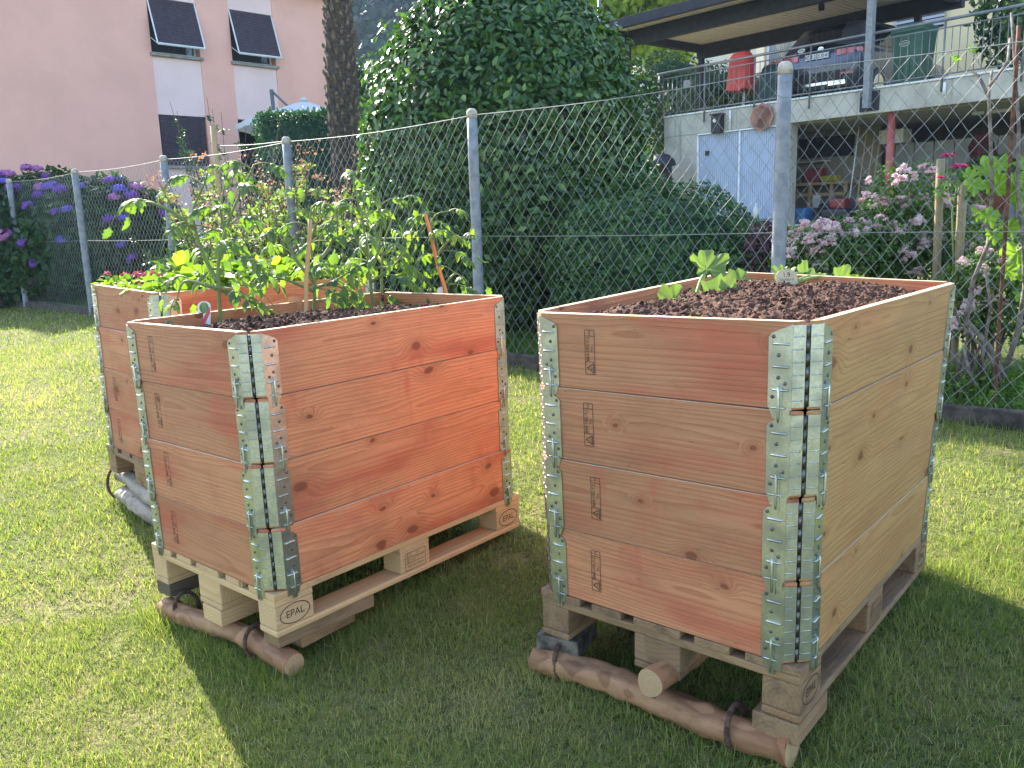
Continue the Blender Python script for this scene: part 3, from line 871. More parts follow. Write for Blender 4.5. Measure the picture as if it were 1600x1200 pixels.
def build_grass():
    def pts(n, y0, y1, pxlo, pxhi):
        # even over the ground: density weight ~ y
        y = np.sqrt(rng.uniform(y0**2, y1**2, n))
        x = (rng.uniform(pxlo, pxhi, n)-800)/FPX*y
        return x, y
    sets = [(300000, .9, 3.0, -850, 2500, .025, .0020), (165000, 3.0, 5.5, -700, 2250, .028, .0034), (125000, 5.5, 10, -550, 1800, .036, .0058), (60000, 10, 18.5, -250, 1200, .042, .0105)]
    parts = []
    tv = np.array([[-.5, 0, 0], [.5, 0, 0], [-.36, 0, .5], [.36, 0, .5], [0, 0, 1.]])
    tq = np.array([[0, 1, 3, 2]]); tt = np.array([[2, 3, 4]])
    for n, y0, y1, a, b, hgt, wd in sets:
        x, y = pts(n, y0, y1, a, b)
        d = fence_d(x, y)
        clump = fbm(x*9, y*9, 3)
        keep = (d < -.02) & (rng.random(n) < .35+1.3*clump)
        x, y, d, clump = x[keep], y[keep], d[keep], clump[keep]
        k = len(x)
        dr = dryness(x, y)
        h = hgt*rng.gamma(6, 1/6, k)*(.65+.75*clump)
        h *= np.where(d > -.12, 1.5, 1.0)*bed_edge(x, y)
        az = rng.uniform(0, 2*PI, k); lean = rng.gamma(2, .40, k).clip(0, 1.6)
        laz = rng.uniform(0, 2*PI, k)
        w = wd*rng.uniform(.6, 1.4, k)
        V = np.zeros((k, 5, 3))
        ca, sa = np.cos(az), np.sin(az)
        lx, ly = np.cos(laz)*lean, np.sin(laz)*lean
        zb = gz(x, y)-.008
        for i in range(5):
            t = tv[i, 2]; s = tv[i, 0]
            V[:, i, 0] = x+ca*s*w+lx*h*t**1.8*.8
            V[:, i, 1] = y+sa*s*w+ly*h*t**1.8*.8
            V[:, i, 2] = zb+h*t*(1-.28*lean*t)
        ti = np.clip(rng.normal(.36, .16, k)+dr*.5, 0, 1)
        ti = np.where(rng.random(k) < .09+.28*dr, rng.uniform(.75, 1, k), ti)
        off = (np.arange(k)*5)[:, None, None]
        parts.append((V.reshape(-1, 3), [(tt[None]+off).reshape(-1, 3), (tq[None]+off).reshape(-1, 4)], np.repeat(ti, 5)))
    V, F, T = join_parts(parts)
    o = fast_mesh('grass', V, F, M['grass'], T)
    tag(o, 'short sunlit lawn grass with drier straw coloured patches', 'grass', None, 'stuff')
build_grass()

def build_verge():
    """longer weeds behind the kerb and sparse grass on the plots beyond the fence"""
    parts = []
    tv = np.array([[-.5, 0, 0], [.5, 0, 0], [-.36, 0, .5], [.36, 0, .5], [0, 0, 1.]])
    tq = np.array([[0, 1, 3, 2]]); tt = np.array([[2, 3, 4]])
    for n, dlo, dhi, slo, shi, hg, wd in ((26000, .05, 1.3, -1, 17, .11, .007), (42000, 1.0, 12, -2, 20, .075, .014)):
        d = rng.uniform(dlo, dhi, n); s = rng.uniform(slo, shi, n)
        x = F_A[0]+F_D[0]*s+F_N[0]*d; y = F_A[1]+F_D[1]*s+F_N[1]*d
        k = n
        cl = fbm(x*5, y*5, 3)
        h = hg*rng.gamma(4, .25, k)*(.4+1.1*cl); az = rng.uniform(0, 2*PI, k); lean = rng.gamma(2, .3, k).clip(0, 1.4); laz = rng.uniform(0, 2*PI, k); w = wd*rng.uniform(.6, 1.5, k)
        V = np.zeros((k, 5, 3)); zb = gz(x, y)-.01
        for i in range(5):
            t = tv[i, 2]; q = tv[i, 0]
            V[:, i, 0] = x+np.cos(az)*q*w+np.cos(laz)*lean*h*t**1.8*.8
            V[:, i, 1] = y+np.sin(az)*q*w+np.sin(laz)*lean*h*t**1.8*.8
            V[:, i, 2] = zb+h*t*(1-.28*lean*t)
        off = (np.arange(k)*5)[:, None, None]
        parts.append((V.reshape(-1, 3), [(tt[None]+off).reshape(-1, 3), (tq[None]+off).reshape(-1, 4)], np.repeat(rng.random(k)*.8, 5)))
    # low leafy ground cover near the right end of the fence
    n = 5200
    d = rng.uniform(.1, 1.0, n); s = 14.3+rng.uniform(-1.6, 2.6, n)
    x = F_A[0]+F_D[0]*s+F_N[0]*d; y = F_A[1]+F_D[1]*s+F_N[1]*d
    hh = .10+.16*fbm(x*3+2, y*3, 2)
    P = np.stack([x, y, gz(x, y)+hh*rng.random(n)], 1)
    up = rand_dirs(n)*.6+np.array([0, 0, 1.])
    v, f, t = scatter(LEAF_V, LEAF_F, P, frames(rand_dirs(n)*np.array([1, 1, .4]), up), rng.uniform(.02, .05, n), rng.random(n))
    parts.append((v, f, t))
    V, F, T = join_parts(parts)
    o = fast_mesh('verge_grass', V, F, M['weed'], T)
    tag(o, 'long grass and low weeds growing behind the wire fence', 'grass', None, 'stuff')
build_verge()

def fpt(s, d=0.0, up=0.0):
    x = F_A[0]+F_D[0]*s+F_N[0]*d; y = F_A[1]+F_D[1]*s+F_N[1]*d
    return np.array([x, y, float(gz(x, y))+up])
def build_kerb():
    mb = MB()
    s = -4.0
    while s < 21:
        L = 1.0+random.uniform(-.02, .02)
        n = 4
        pts = []
        for i in range(n+1):
            ss = s+(L-.012)*i/n
            for dd, uu in ((-.085, -.08), (-.085, .095+.008*math.sin(ss*3)), (-.078, .105+.008*math.sin(ss*3)), (-.042, .105+.008*math.sin(ss*3)), (-.035, -.08)):
                p = fpt(ss, dd, uu+.004*math.sin(ss*9)); pts.append(p)
        f = [(i*5+j, (i+1)*5+j, (i+1)*5+(j+1) % 5, i*5+(j+1) % 5) for i in range(n) for j in range(5)]+[(0, 1, 2, 3, 4), tuple(n*5+j for j in (4, 3, 2, 1, 0))]
        mb.add(pts, f)
        s += L
    o = mb.build('kerb', M['kerb']); o['kind'] = 'structure'
build_kerb()

# ---------------------------------------------------------------- chain link fence
def build_fence():
    POSTH = 2.08
    root = empty('chain_link_fence', fpt(8), 'long chain link fence on round grey posts behind the raised beds', 'fence')
    sp = 2.661
    def top(s): return 2.02 + .0016*s
    # diamond mesh: bent wires with interlocking knuckles
    V = []; F = []
    pitch = sp/27; rows = 16; rh = 1.98/rows
    segs = []
    s0, s1 = -5.4, 20.6
    nc = int((s1-s0)/pitch)
    r = .0017
    base = 0.03
    P0 = []; P1 = []
    sag = lambda s: -.028*math.sin(PI*((s/sp) % 1.0))
    for c in range(nc):
        sa = s0+c*pitch
        for rr in range(rows*2):
            z0 = base+rr*rh/2; z1 = base+(rr+1)*rh/2
            a = sa + (0 if rr % 2 == 0 else pitch/2); b = sa + (pitch/2 if rr % 2 == 0 else 0)
            # knuckle offset from the fence plane
            P0.append((a, .003 if rr % 2 == 0 else -.003, z0)); P1.append((b, -.003 if rr % 2 == 0 else .003, z1))
            a2 = sa + (pitch if rr % 2 == 0 else pitch/2); b2 = sa + (pitch/2 if rr % 2 == 0 else pitch)
            P0.append((a2, .003 if rr % 2 == 0 else -.003, z0)); P1.append((b2, -.003 if rr % 2 == 0 else .003, z1))
    P0 = np.array(P0); P1 = np.array(P1)
    jit = lambda p: p[:, 0]*0 + .006*np.sin(p[:, 0]*23+p[:, 2]*9)+.006*np.sin(p[:, 2]*17-p[:, 0]*5)
    def W3(p):
        s = p[:, 0]+jit(p); d = p[:, 1]+.01*np.sin(p[:, 0]*1.7)
        x = F_A[0]+F_D[0]*s+F_N[0]*d; y = F_A[1]+F_D[1]*s+F_N[1]*d
        sg = np.array([sag(v) for v in s])
        return np.stack([x, y, p[:, 2]*(1+.0008*s)+.06+sg*(p[:, 2]/2)], 1)
    A = W3(P0); B = W3(P1)
    t = B-A; t /= np.linalg.norm(t, axis=1, keepdims=True)
    nrm = np.tile(np.array([F_N[0], F_N[1], 0]), (len(A), 1))
    b = np.cross(t, nrm)
    vs = []
    for an in (0, 2*PI/3, 4*PI/3):
        o = r*(math.cos(an)*nrm+math.sin(an)*b)
        vs += [A+o, B+o]
    V = np.stack(vs, 1).reshape(-1, 3)
    off = (np.arange(len(A))*6)[:, None, None]
    q = np.array([[0, 2, 3, 1], [2, 4, 5, 3], [4, 0, 1, 5]])
    fast_mesh('mesh_panel', V, [(q[None]+off).reshape(-1, 4)], M['wire'], parent=root)
    def wire(z, name, droop, rad):
        mb = MB(); pts = []
        for i in range(int((s1-s0)/.133)+1):
            s = s0+i*.133
            p = fpt(s, -.012); p[2] = z*(1+.0008*s)+.06+droop*sag(s)
            pts.append(p)
        mb.tube(pts, rad, 5); mb.build(name, M['wire'], root)
    wire(2.01, 'top_wire', 1.0, .0034)
    wire(1.035, 'middle_wire', .3, .0026)
    wire(.05, 'bottom_wire', .0, .0026)
    for i in range(-2, 8):
        s = i*sp
        p = fpt(s, -.05); rad = .044 if i > 2 else .047
        lean = random.uniform(-.012, .012)
        zt = 2.085+.0016*s
        mb = MB()
        pts = [np.array([p[0]+lean*t, p[1], -.25+(zt+.25)*t]) for t in np.linspace(0, 1, 8)]
        mb.tube(pts, [rad*(1.05-.08*t) for t in np.linspace(0, 1, 8)], 18, wob=.01)
        po = mb.build('post', M['post'], root)
        tp = pts[-1]; mb = MB()
        r0 = rad*.99
        mb.tube([tp-np.array([0, 0, .045]), tp, tp+np.array([0, 0, .018]), tp+np.array([0, 0, .030])], [r0*1.02, r0*1.03, r0*.88, r0*.55], 18)
        mb.build('cap', M['post_cap'], po)
        mb = MB()
        for zz in (.25, .66, 1.05, 1.5, 1.95):
            mb.tube([p+np.array([math.cos(a)*(rad+.002), math.sin(a)*(rad+.002), zz-p[2]+.03*math.sin(a)]) for a in np.linspace(0, 2*PI, 13)], .0018, 4, cap=False)
        mb.build('tie_wire', M['wire'], po)
build_fence()
# ---------------------------------------------------------------- vegetables in the beds
def bez(p, q, r, n):
    t = np.linspace(0, 1, n)[:, None]
    return (1-t)**2*p + 2*t*(1-t)*q + t*t*r
def tomato(base, stems, nleaf, label, seed, size=1.0, yellow=.25):
    """tomato plant: leaning stems, arching leaf stalks and drooping toothed leaflets"""
    r = np.random.default_rng(seed)
    root = empty('tomato_plant', base, label, 'tomato plant', 'tomato plants in the middle bed')
    st = MB(); lp = []
    for pts in stems:
        pts = [np.array(p, float) for p in pts]
        dense = []
        for i in range(len(pts)-1):
            p0 = pts[max(i-1, 0)]; p1 = pts[i]; p2 = pts[i+1]; p3 = pts[min(i+2, len(pts)-1)]
            for t in np.linspace(0, 1, 7)[:-1]:
                dense.append(.5*((2*p1)+(-p0+p2)*t+(2*p0-5*p1+4*p2-p3)*t*t+(-p0+3*p1-3*p2+p3)*t**3))
        dense.append(pts[-1]); D = np.array(dense)
        n = len(D)
        st.tube(list(D), list(np.linspace(.0082, .0028, n)*size), 7, tint=.4)
        L = np.linalg.norm(np.diff(D, axis=0), axis=1).sum()
        k = max(3, int(round(nleaf*L/.5)))
        ts = np.linspace(.16, 1, k)
        for j, t in enumerate(ts):
            p = D[min(int(t*(n-1)), n-1)]
            az = j*2.4+r.uniform(-.5, .5); d = np.array([math.cos(az), math.sin(az), 0])
            ln = size*(.21*(1-.55*t)+.05)*r.uniform(.8, 1.25)
            rise = r.uniform(.15, .6) if t > .3 else r.uniform(-.05, .3)
            q = p+d*ln*.55+np.array([0, 0, ln*rise]); e = p+d*ln*1.0+np.array([0, 0, ln*(rise-.55-.3*r.random())])
            B = bez(p, q, e, 9)
            st.tube(list(B), list(np.linspace(.0034, .0012, 9)*size), 5, tint=.6, cap=False)
            npair = 3 if ln > .14 else 2
            slots = []
            for m_ in range(npair):
                tt = .38+.5*m_/npair
                for sd in (-1, 1): slots.append((tt, sd, (.040+.026*math.sin(PI*(m_+.6)/npair))*r.uniform(.8, 1.2)))
            slots.append((1.0, 0, .062*r.uniform(.85, 1.2)))
            side = np.cross(d, [0, 0, 1])
            for tt, sd, ll in slots:
                i = min(int(tt*8), 8)
                tg = B[min(i+1, 8)]-B[max(i-1, 0)]; tg /= np.linalg.norm(tg)+1e-9
                dr = (side*sd*.95+tg*.5 if sd else tg)+np.array([0, 0, -.28-.35*r.random()])+r.normal(size=3)*.16
                up = np.array([0, 0, 1.])+r.normal(size=3)*.35-tg*.2
                lp.append((B[i], dr, up, ll*size*(1.15-.35*t), np.clip(r.normal(.32, .2)+(yellow if r.random() < .25 else 0), 0, 1)))
    st.build('stem', M['stem'], root)
    P = np.array([a[0] for a in lp]); Dd = np.array([a[1] for a in lp]); U = np.array([a[2] for a in lp])
    Sz = np.array([a[3] for a in lp]); T = np.array([a[4] for a in lp])
    V, F, T = scatter(TOM_V*np.array([.80, 1, 1.7]), TOM_F, P, frames(Dd, U), Sz, T)
    fast_mesh('foliage', V, F, M['tomato'], T, parent=root)
    return root
def stem_px(y, pts, dys=None):
    return [at(px, py, y+(dys[i] if dys else 0)) for i, (px, py) in enumerate(pts)]
yA = 2.72
def base_at(px, py, k='M'):
    z = .88 if k == 'M' else .965
    return atz(px, py, z)
def grow(basepx, lines):
    b = base_at(*basepx); y = b[1]
    out = []
    for ln in lines:
        pts = []
        for i, q in enumerate(ln):
            px, py = q[0], q[1]; dy = q[2] if len(q) > 2 else 0
            pts.append(at(px, py, y+dy))
        out.append(pts)
    out[0][0] = b-np.array([0, 0, .03])
    return b, out
b, s = grow((345, 508), [[(345, 508), (341, 440), (343, 400), (356, 350, -.02), (372, 310, -.03), (390, 272, -.02), (396, 258, 0)],
                         [(341, 440), (322, 408, .03), (308, 370, .05), (302, 330, .06), (318, 290, .05), (325, 268, .04)],
                         [(304, 358, .05), (272, 333, .02), (240, 318, 0), (226, 316, 0)],
                         [(343, 405), (352, 372, .06), (345, 330, .08), (352, 285, .1)],
                         [(341, 452), (322, 446, -.03), (288, 440, -.05), (276, 470, -.06)]])
tomato(b, s, 6.6, 'tall branching tomato plant at the left end of the middle bed', 41, 1.0)
b, s = grow((490, 492), [[(490, 492), (491, 440), (488, 400), (482, 360), (487, 325)],
                         [(490, 440), (462, 405, .03), (445, 365, .05), (452, 335, .05)],
                         [(490, 420), (515, 385, .04), (528, 350, .05), (520, 330, .06)],
                         [(490, 455), (455, 440, -.04), (425, 432, -.04)],
                         [(490, 450), (520, 440, -.03), (545, 425, -.02)]])
tomato(b, s, 6.6, 'dense low tomato plant tied to the brown stake', 42, 1.02, .35)
b, s = grow((582, 480), [[(582, 480), (578, 430), (571, 370), (561, 320), (553, 290), (556, 272)],
                         [(578, 430), (592, 385, .06), (597, 335, .08), (590, 300, .1)],
                         [(575, 400), (555, 370, -.03), (548, 335, -.03)],
                         [(580, 440), (610, 420, -.02), (632, 395, -.02)]])
tomato(b, s, 6.6, 'tall tomato plant in the centre of the middle bed', 43, 1.0)
b, s = grow((596, 470), [[(596, 470), (597, 420), (600, 380), (612, 345), (622, 318)],
                         [(597, 420), (625, 400, .03), (645, 375, .05)],
                         [(598, 400), (586, 360, .05), (592, 320, .08)]])
tomato(b, s, 6.2, 'bushy tomato plant just behind and right of the central one', 44, .95)
b, s = grow((698, 470), [[(698, 470), (690, 430), (680, 390), (672, 355), (682, 335), (702, 330)],
                         [(683, 400), (700, 378, -.02), (728, 372, -.03), (742, 374, -.03)],
                         [(694, 445), (712, 428, .02), (728, 440, .02)],
                         [(676, 365), (664, 350, .02), (655, 362, .02)]])
tomato(b, s, 5.5, 'small thin tomato plant with the slanting orange stake', 45, .85)

def stake(p0, p1, r, label, mat, name='plant_stake', group='stakes holding up the tomato plants', square=False):
    mb = MB()
    p0 = np.array(p0); p1 = np.array(p1)
    n = 9
    pts = [p0+(p1-p0)*t+np.array([.003*math.sin(t*9), 0, 0]) for t in np.linspace(0, 1, n)]
    mb.tube(pts, [r*(1.03-.1*t) for t in np.linspace(0, 1, n)], 4 if square else 9, smooth=not square)
    o = mb.build(name, mat)
    return tag(o, label, 'stake', group)
b = base_at(474, 503); stake(b-np.array([0, 0, .05]), at(484, 343, b[1]), .0085, 'brown bamboo stake standing upright in the middle bed', M['stake_wood'])
b = base_at(704, 472); stake(b-np.array([0, 0, .05]), at(664, 335, b[1]), .0085, 'slanting orange stake at the right end of the middle bed', M['orange_stake'])

def tag_card(base, face, w, h, label, cols, round_top=True, tilt=.15, kind='tom'):
    """thin plastic plant label stuck in the soil"""
    f = np.array([face[0], face[1], 0]); f /= np.linalg.norm(f)
    x = np.cross([0, 0, 1], f); z = np.array([0, 0, 1.])*math.cos(tilt)-f*math.sin(tilt)
    root = empty('plant_label', base, label, 'plant label', 'plant labels in the beds')
    def shape(pts, th, off):
        n = len(pts)
        v = [base+x*a+z*c+f*(off+th) for a, c in pts]+[base+x*a+z*c+f*off for a, c in pts]
        return v, [tuple(range(n)), tuple(range(2*n-1, n-1, -1))]+[(i, i+n, (i+1) % n+n, (i+1) % n) for i in range(n)]
    arc = [(w/2*math.cos(a), h-w*.35+w*.35*math.sin(a)) for a in np.linspace(0, PI, 13)]
    out = [(-w*.42, -.03), (w*.42, -.03)]+arc if round_top else [(-w/2, -.03), (w/2, -.03), (w/2, h), (-w/2, h)]
    mb = MB(); mb.add(*shape(out, .0012, 0)); mb.build('card', cols[0], root)
    for pts, mat in cols[1]:
        mb = MB(); mb.add(*shape([(a*w, c*h) for a, c in pts], .0005, .0013)); mb.build('print', mat, root)
    return root, (x, z, f)
M['card_white'] = plain_mat('card_white', (.72, .70, .66), .45, var=.12)
M['card_red'] = plain_mat('card_red', (.62, .08, .09), .45, var=.2)
M['card_tan'] = plain_mat('card_tan', (.52, .42, .25), .55, var=.15, scale=30)
M['card_brown'] = plain_mat('card_brown', (.30, .22, .12), .55, var=.2)
M['card_green'] = plain_mat('card_green', (.15, .26, .10), .5, var=.3, scale=40)
circ = [(.36*math.cos(a), .74+.22*math.sin(a)) for a in np.linspace(0, 2*PI, 17)[:-1]]
b = base_at(320, 510); tag_card(b, (-.1, -1), .052, .095, 'red and white plant label at the foot of the left tomato', (M['card_white'], [(circ, M['card_green']), ([(-.42, .0), (-.08, .0), (.44, .52), (.44, .80)], M['card_red'])]))
b = base_at(462, 492); tag_card(b, (-.3, -1), .062, .075, 'plain orange brown plant label by the upright stake', (plain_mat('card_orange', (.55, .24, .12), .5, var=.15), []), round_top=False)
b = base_at(690, 470); tag_card(b, (-.3, -1), .045, .065, 'small white plant label by the slanting stake', (M['card_white'], []))
b = base_at(1232, 466, 'R'); rt, (tx, tz, tf) = tag_card(b, (.1, -1), .074, .098, 'tan printed plant label standing among the zucchini plants', (M['card_tan'], [([(-.30, .40), (.34, .40), (.34, .46), (-.30, .46)], M['card_brown']), ([(-.42, .10), (-.24, .10), (-.24, .26), (-.42, .26)], M['card_brown']), ([(-.18, .10), (0, .10), (0, .26), (-.18, .26)], M['card_brown']), ([(.06, .10), (.2, .10), (.2, .26), (.06, .26)], M['card_brown']), ([(.26, .10), (.4, .10), (.4, .26), (.26, .26)], M['card_brown'])]), tilt=.3)
for body, sz, ox, oz in (('1.9', .022, .0, .078), ('COURGETTE', .0085, 0, .062), ('40 cm', .009, 0, .052)):
    v, f = text_mesh(body, sz); mb = MB(); mb.add([b+tx*(q[0]+ox)+tz*(q[1]+oz)+tf*.0016 for q in v], f); mb.build('print', M['ink'], rt)

# zucchini: big lobed, ruffled leaves on thick stalks
def squash_leaf(center, nrm, tip, size, seed, cup=.25):
    r = np.random.default_rng(seed)
    nrm = np.array(nrm, float); nrm /= np.linalg.norm(nrm)
    tip = np.array(tip, float); tip -= nrm*(tip@nrm); tip /= np.linalg.norm(tip); sd = np.cross(tip, nrm)
    nr, na = 7, 44
    V = []; T = []
    for i in range(nr+1):
        rr = i/nr
        for j in range(na):
            a = 2*PI*j/na
            lobe = 1+.16*math.cos(5*a)+.05*math.cos(15*a+1)+.03*r.normal()*(rr > .9)
            notch = 1-.62*math.exp(-((abs(a-PI))/.30)**2)
            rad = size*.5*rr*lobe*notch
            z = size*(cup*rr**2-.14*rr*rr*math.cos(2*a)+.085*rr*math.sin(9*a+seed)*rr+.035*math.cos(5*a)*(1-rr)*rr*3)
            V.append(np.array(center)+tip*(rad*math.cos(a)+size*.15)+sd*rad*math.sin(a)+nrm*z)
            vein = max(0, math.cos(5*a))**14
            T.append(np.clip(.30+.45*vein+.25*(1-rr)+r.normal()*.05, 0, 1))
    q = np.array([[i*na+j, i*na+(j+1) % na, (i+1)*na+(j+1) % na, (i+1)*na+j] for i in range(nr) for j in range(na)])
    return np.array(V), [q], np.array(T)
def zucchini(base, leaves, label, seed):
    root = empty('zucchini_plant', base, label, 'zucchini plant', 'zucchini plants in the right bed')
    st = MB()
    for i, (c, n, t, s) in enumerate(leaves):
        c = np.array(c)
        mid = (base+c)/2+np.array([0, 0, .35*np.linalg.norm(c-base)])
        B = bez(base-np.array([0, 0, .02]), mid, c, 10)
        st.tube(list(B), list(np.linspace(.0065, .0042, 10)), 7, tint=.8)
        v, f, tt = squash_leaf(c, n, t, s, seed*10+i)
        fast_mesh('leaf', v, f, M['zucchini'], tt, parent=root, smooth=True)
    st.build('stalk', M['zucchini'], root)
def zl(px, py, y, n, t, s): return (at(px, py, y), n, t, s)
b = base_at(1082, 482, 'R'); y = b[1]
zucchini(b, [zl(1106, 428, y+.16, (.12, -.75, .55), (0, .25, 1), .118), zl(1118, 474, y+.02, (.2, -.6, .8), (1, -.1, .15), .150), zl(1058, 470, y-.01, (-.5, -.5, .55), (-.8, -.3, .3), .095), zl(1062, 487, y-.05, (-.2, -.7, .5), (-.7, -.6, -.2), .085), zl(1098, 462, y+.10, (.1, .3, .9), (.3, .8, .4), .07)], 'large zucchini plant with ruffled leaves at the front rim', 3)
b = base_at(1214, 455, 'R'); y = b[1]
zucchini(b, [zl(1160, 442, y+.05, (-.5, -.3, .8), (-1, .1, .2), .10), zl(1222, 434, y+.03, (-.1, -.6, .7), (.1, .1, 1), .075), zl(1258, 431, y+.12, (.3, -.4, .8), (.8, .3, .5), .095), zl(1312, 440, y+.03, (.4, -.55, .7), (1, -.1, .3), .105), zl(1326, 446, y-.02, (.2, -.7, .5), (.8, -.4, -.3), .08)], 'small spreading zucchini plant behind the tan label', 4)

# leafy plants of the rearmost bed
def leafy(base, n, size, spread, label, seed, mat, name='bedding_plant', cat='leafy plant', flowers=0, tall=.12, group='leafy plants in the rearmost bed'):
    r = np.random.default_rng(seed)
    root = empty(name, base, label, cat, group)
    d = r.normal(size=(n, 3)); d[:, 2] = np.abs(d[:, 2])*.7+.35; d /= np.linalg.norm(d, axis=1, keepdims=True)
    P = base+d*np.array([spread, spread, tall])*r.uniform(.35, 1, n)[:, None]
    Dd = d*np.array([1, 1, .2])+r.normal(size=(n, 3))*.35
    U = np.array([0, 0, 1.])+r.normal(size=(n, 3))*.5
    V, F, T = scatter(LEAF_V*np.array([1.5, 1, 1.6]), LEAF_F, P, frames(Dd, U), size*r.uniform(.6, 1.25, n), np.clip(r.normal(.45, .25, n), 0, 1))
    fast_mesh('foliage', V, F, M[mat], T, parent=root)
    if flowers:
        for i in range(flowers):
            a = r.uniform(0, 2*PI); c = base+np.array([math.cos(a)*spread*r.uniform(.2, .9), math.sin(a)*spread*r.uniform(.2, .9), tall*r.uniform(1.0, 1.35)])
            k = 20
            dd = rand_dirs(k); dd[:, 2] = np.abs(dd[:, 2])*.6
            v, f, t = scatter(LITE_V*np.array([1.6, 1, 1]), LITE_F, c+dd*.012, frames(dd+rand_dirs(k)*.4, rand_dirs(k)), r.uniform(.012, .02, k), r.random(k))
            fast_mesh('flower', v, f, M['red_petal'], t, parent=root)
    return root
fl = [(.10, .74), (.10, .52), (.08, .34), (.10, .17)]
flab = ['flowering plant with dark pink tufts at the left corner of the rearmost bed', 'flowering plant with pale pink tufts second from the left corner of the rearmost bed', 'flowering plant with pink tufts above the middle of the short end board', 'flowering plant with pink tufts next to the front corner of the rearmost bed']
for i, (u, v) in enumerate(fl):
    leafy(soil_pt('L', u, v), 70, .045, .085, flab[i], 60+i, 'lettuce', 'flowering_plant', 'flowering plant', 2, .085, 'flowering plants in the rearmost bed')
ll = [(.27, .12, 'rear'), (.45, .12, 'a'), (.63, .14, 'a'), (.82, .13, 'a'), (1.02, .13, 'a'), (.30, .45, 'a'), (.58, .50, 'a'), (.90, .48, 'a'), (.42, .68, 'a'), (.78, .70, 'a')]
ln = ['broad leafy plant at the front rim behind the left tomato', 'bright leafy plant second along the front rim of the rearmost bed', 'bright leafy plant third along the front rim of the rearmost bed', 'bright leafy plant fourth along the front rim of the rearmost bed', 'bright leafy plant at the far right end of the rearmost bed',
      'leafy plant in the left middle of the rearmost bed', 'leafy plant in the centre of the rearmost bed', 'leafy plant in the right middle of the rearmost bed', 'leafy plant by the back board left of centre in the rearmost bed', 'leafy plant by the back board right of centre in the rearmost bed']
for i, (u, v, _) in enumerate(ll):
    leafy(soil_pt('L', u, v), 60, .085, .11, ln[i], 80+i, 'lettuce', tall=.13)
# ---------------------------------------------------------------- shrubs, trees and flowers beyond the fence
def blob_leaves(c, rad, n, size, seed, squash=1.0, lump=.16, depth=.22, top_only=-.9, outward=.9, tmpl='leaf', tintbias=.0, flat=None, lumpf=2.2):
    """leaves through the outer shell of a lumpy crown"""
    r = np.random.default_rng(seed)
    d = r.normal(size=(n, 3)); d /= np.linalg.norm(d, axis=1, keepdims=True)
    d = d[d[:, 2] > top_only]; n = len(d)
    L = fbm(d[:, 0]*lumpf+seed+d[:, 2]*1.3, d[:, 1]*lumpf+d[:, 2]*lumpf+seed*.7, 3)
    L2 = fbm(d[:, 0]*8+seed, d[:, 1]*8+d[:, 2]*8, 2)
    dep = r.beta(1.1, 2.6, n)*depth
    k = (1+lump*(L-.5)*2+lump*.5*(L2-.5)-dep)
    P = np.array(c)+d*np.array(rad)*k[:, None]
    nrm = d/np.array(rad); nrm /= np.linalg.norm(nrm, axis=1, keepdims=True)
    tang = np.cross(nrm, r.normal(size=(n, 3)))
    Dd = tang*.8+nrm*.35*outward+np.array([0, 0, -.12])+r.normal(size=(n, 3))*.25
    U = nrm*outward+np.array([0, 0, .35])+r.normal(size=(n, 3))*.45
    ti = np.clip(.18+.5*r.random(n)**1.6+.45*(L2-.5)+tintbias, 0, 1)
    tv, tf = (LEAF_V, LEAF_F) if tmpl == 'leaf' else (LITE_V, LITE_F)
    return scatter(tv, tf, P, frames(Dd, U), size*r.uniform(.6, 1.25, n), ti)
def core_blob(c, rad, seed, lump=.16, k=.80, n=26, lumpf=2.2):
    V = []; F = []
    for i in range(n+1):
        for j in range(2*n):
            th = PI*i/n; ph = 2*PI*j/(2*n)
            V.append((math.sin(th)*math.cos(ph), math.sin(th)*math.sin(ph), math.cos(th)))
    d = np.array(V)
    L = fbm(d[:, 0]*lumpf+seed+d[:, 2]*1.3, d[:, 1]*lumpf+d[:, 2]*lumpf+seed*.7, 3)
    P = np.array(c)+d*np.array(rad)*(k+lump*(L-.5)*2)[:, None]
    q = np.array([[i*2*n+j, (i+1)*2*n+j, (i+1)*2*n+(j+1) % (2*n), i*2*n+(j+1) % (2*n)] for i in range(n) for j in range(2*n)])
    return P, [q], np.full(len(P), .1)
def trunk_to(root, p0, p1, r0, r1, mat, limbs=5, seed=0, spread=.6):
    rnd = np.random.default_rng(seed+99)
    mb = MB(); p0 = np.array(p0, float); p1 = np.array(p1, float)
    pts = [p0+(p1-p0)*t+np.array([.05*math.sin(t*4+seed), .05*math.cos(t*3+seed), 0])*np.linalg.norm(p1-p0)*.15 for t in np.linspace(0, 1, 8)]
    mb.tube(pts, list(np.linspace(r0, r1, 8)), 10, wob=.05)
    for i in range(limbs):
        b = pts[3+i % 4]; a = i*2.4+seed
        L = np.linalg.norm(p1-p0)*spread*rnd.uniform(.6, 1)
        e = b+np.array([math.cos(a)*L*.6, math.sin(a)*L*.6, L*.75])
        mb.tube(list(bez(b, (b+e)/2+np.array([math.cos(a), math.sin(a), -.3])*L*.15, e, 6)), list(np.linspace(r1*.9, r1*.25, 6)), 7)
    return mb.build('trunk', mat, root)
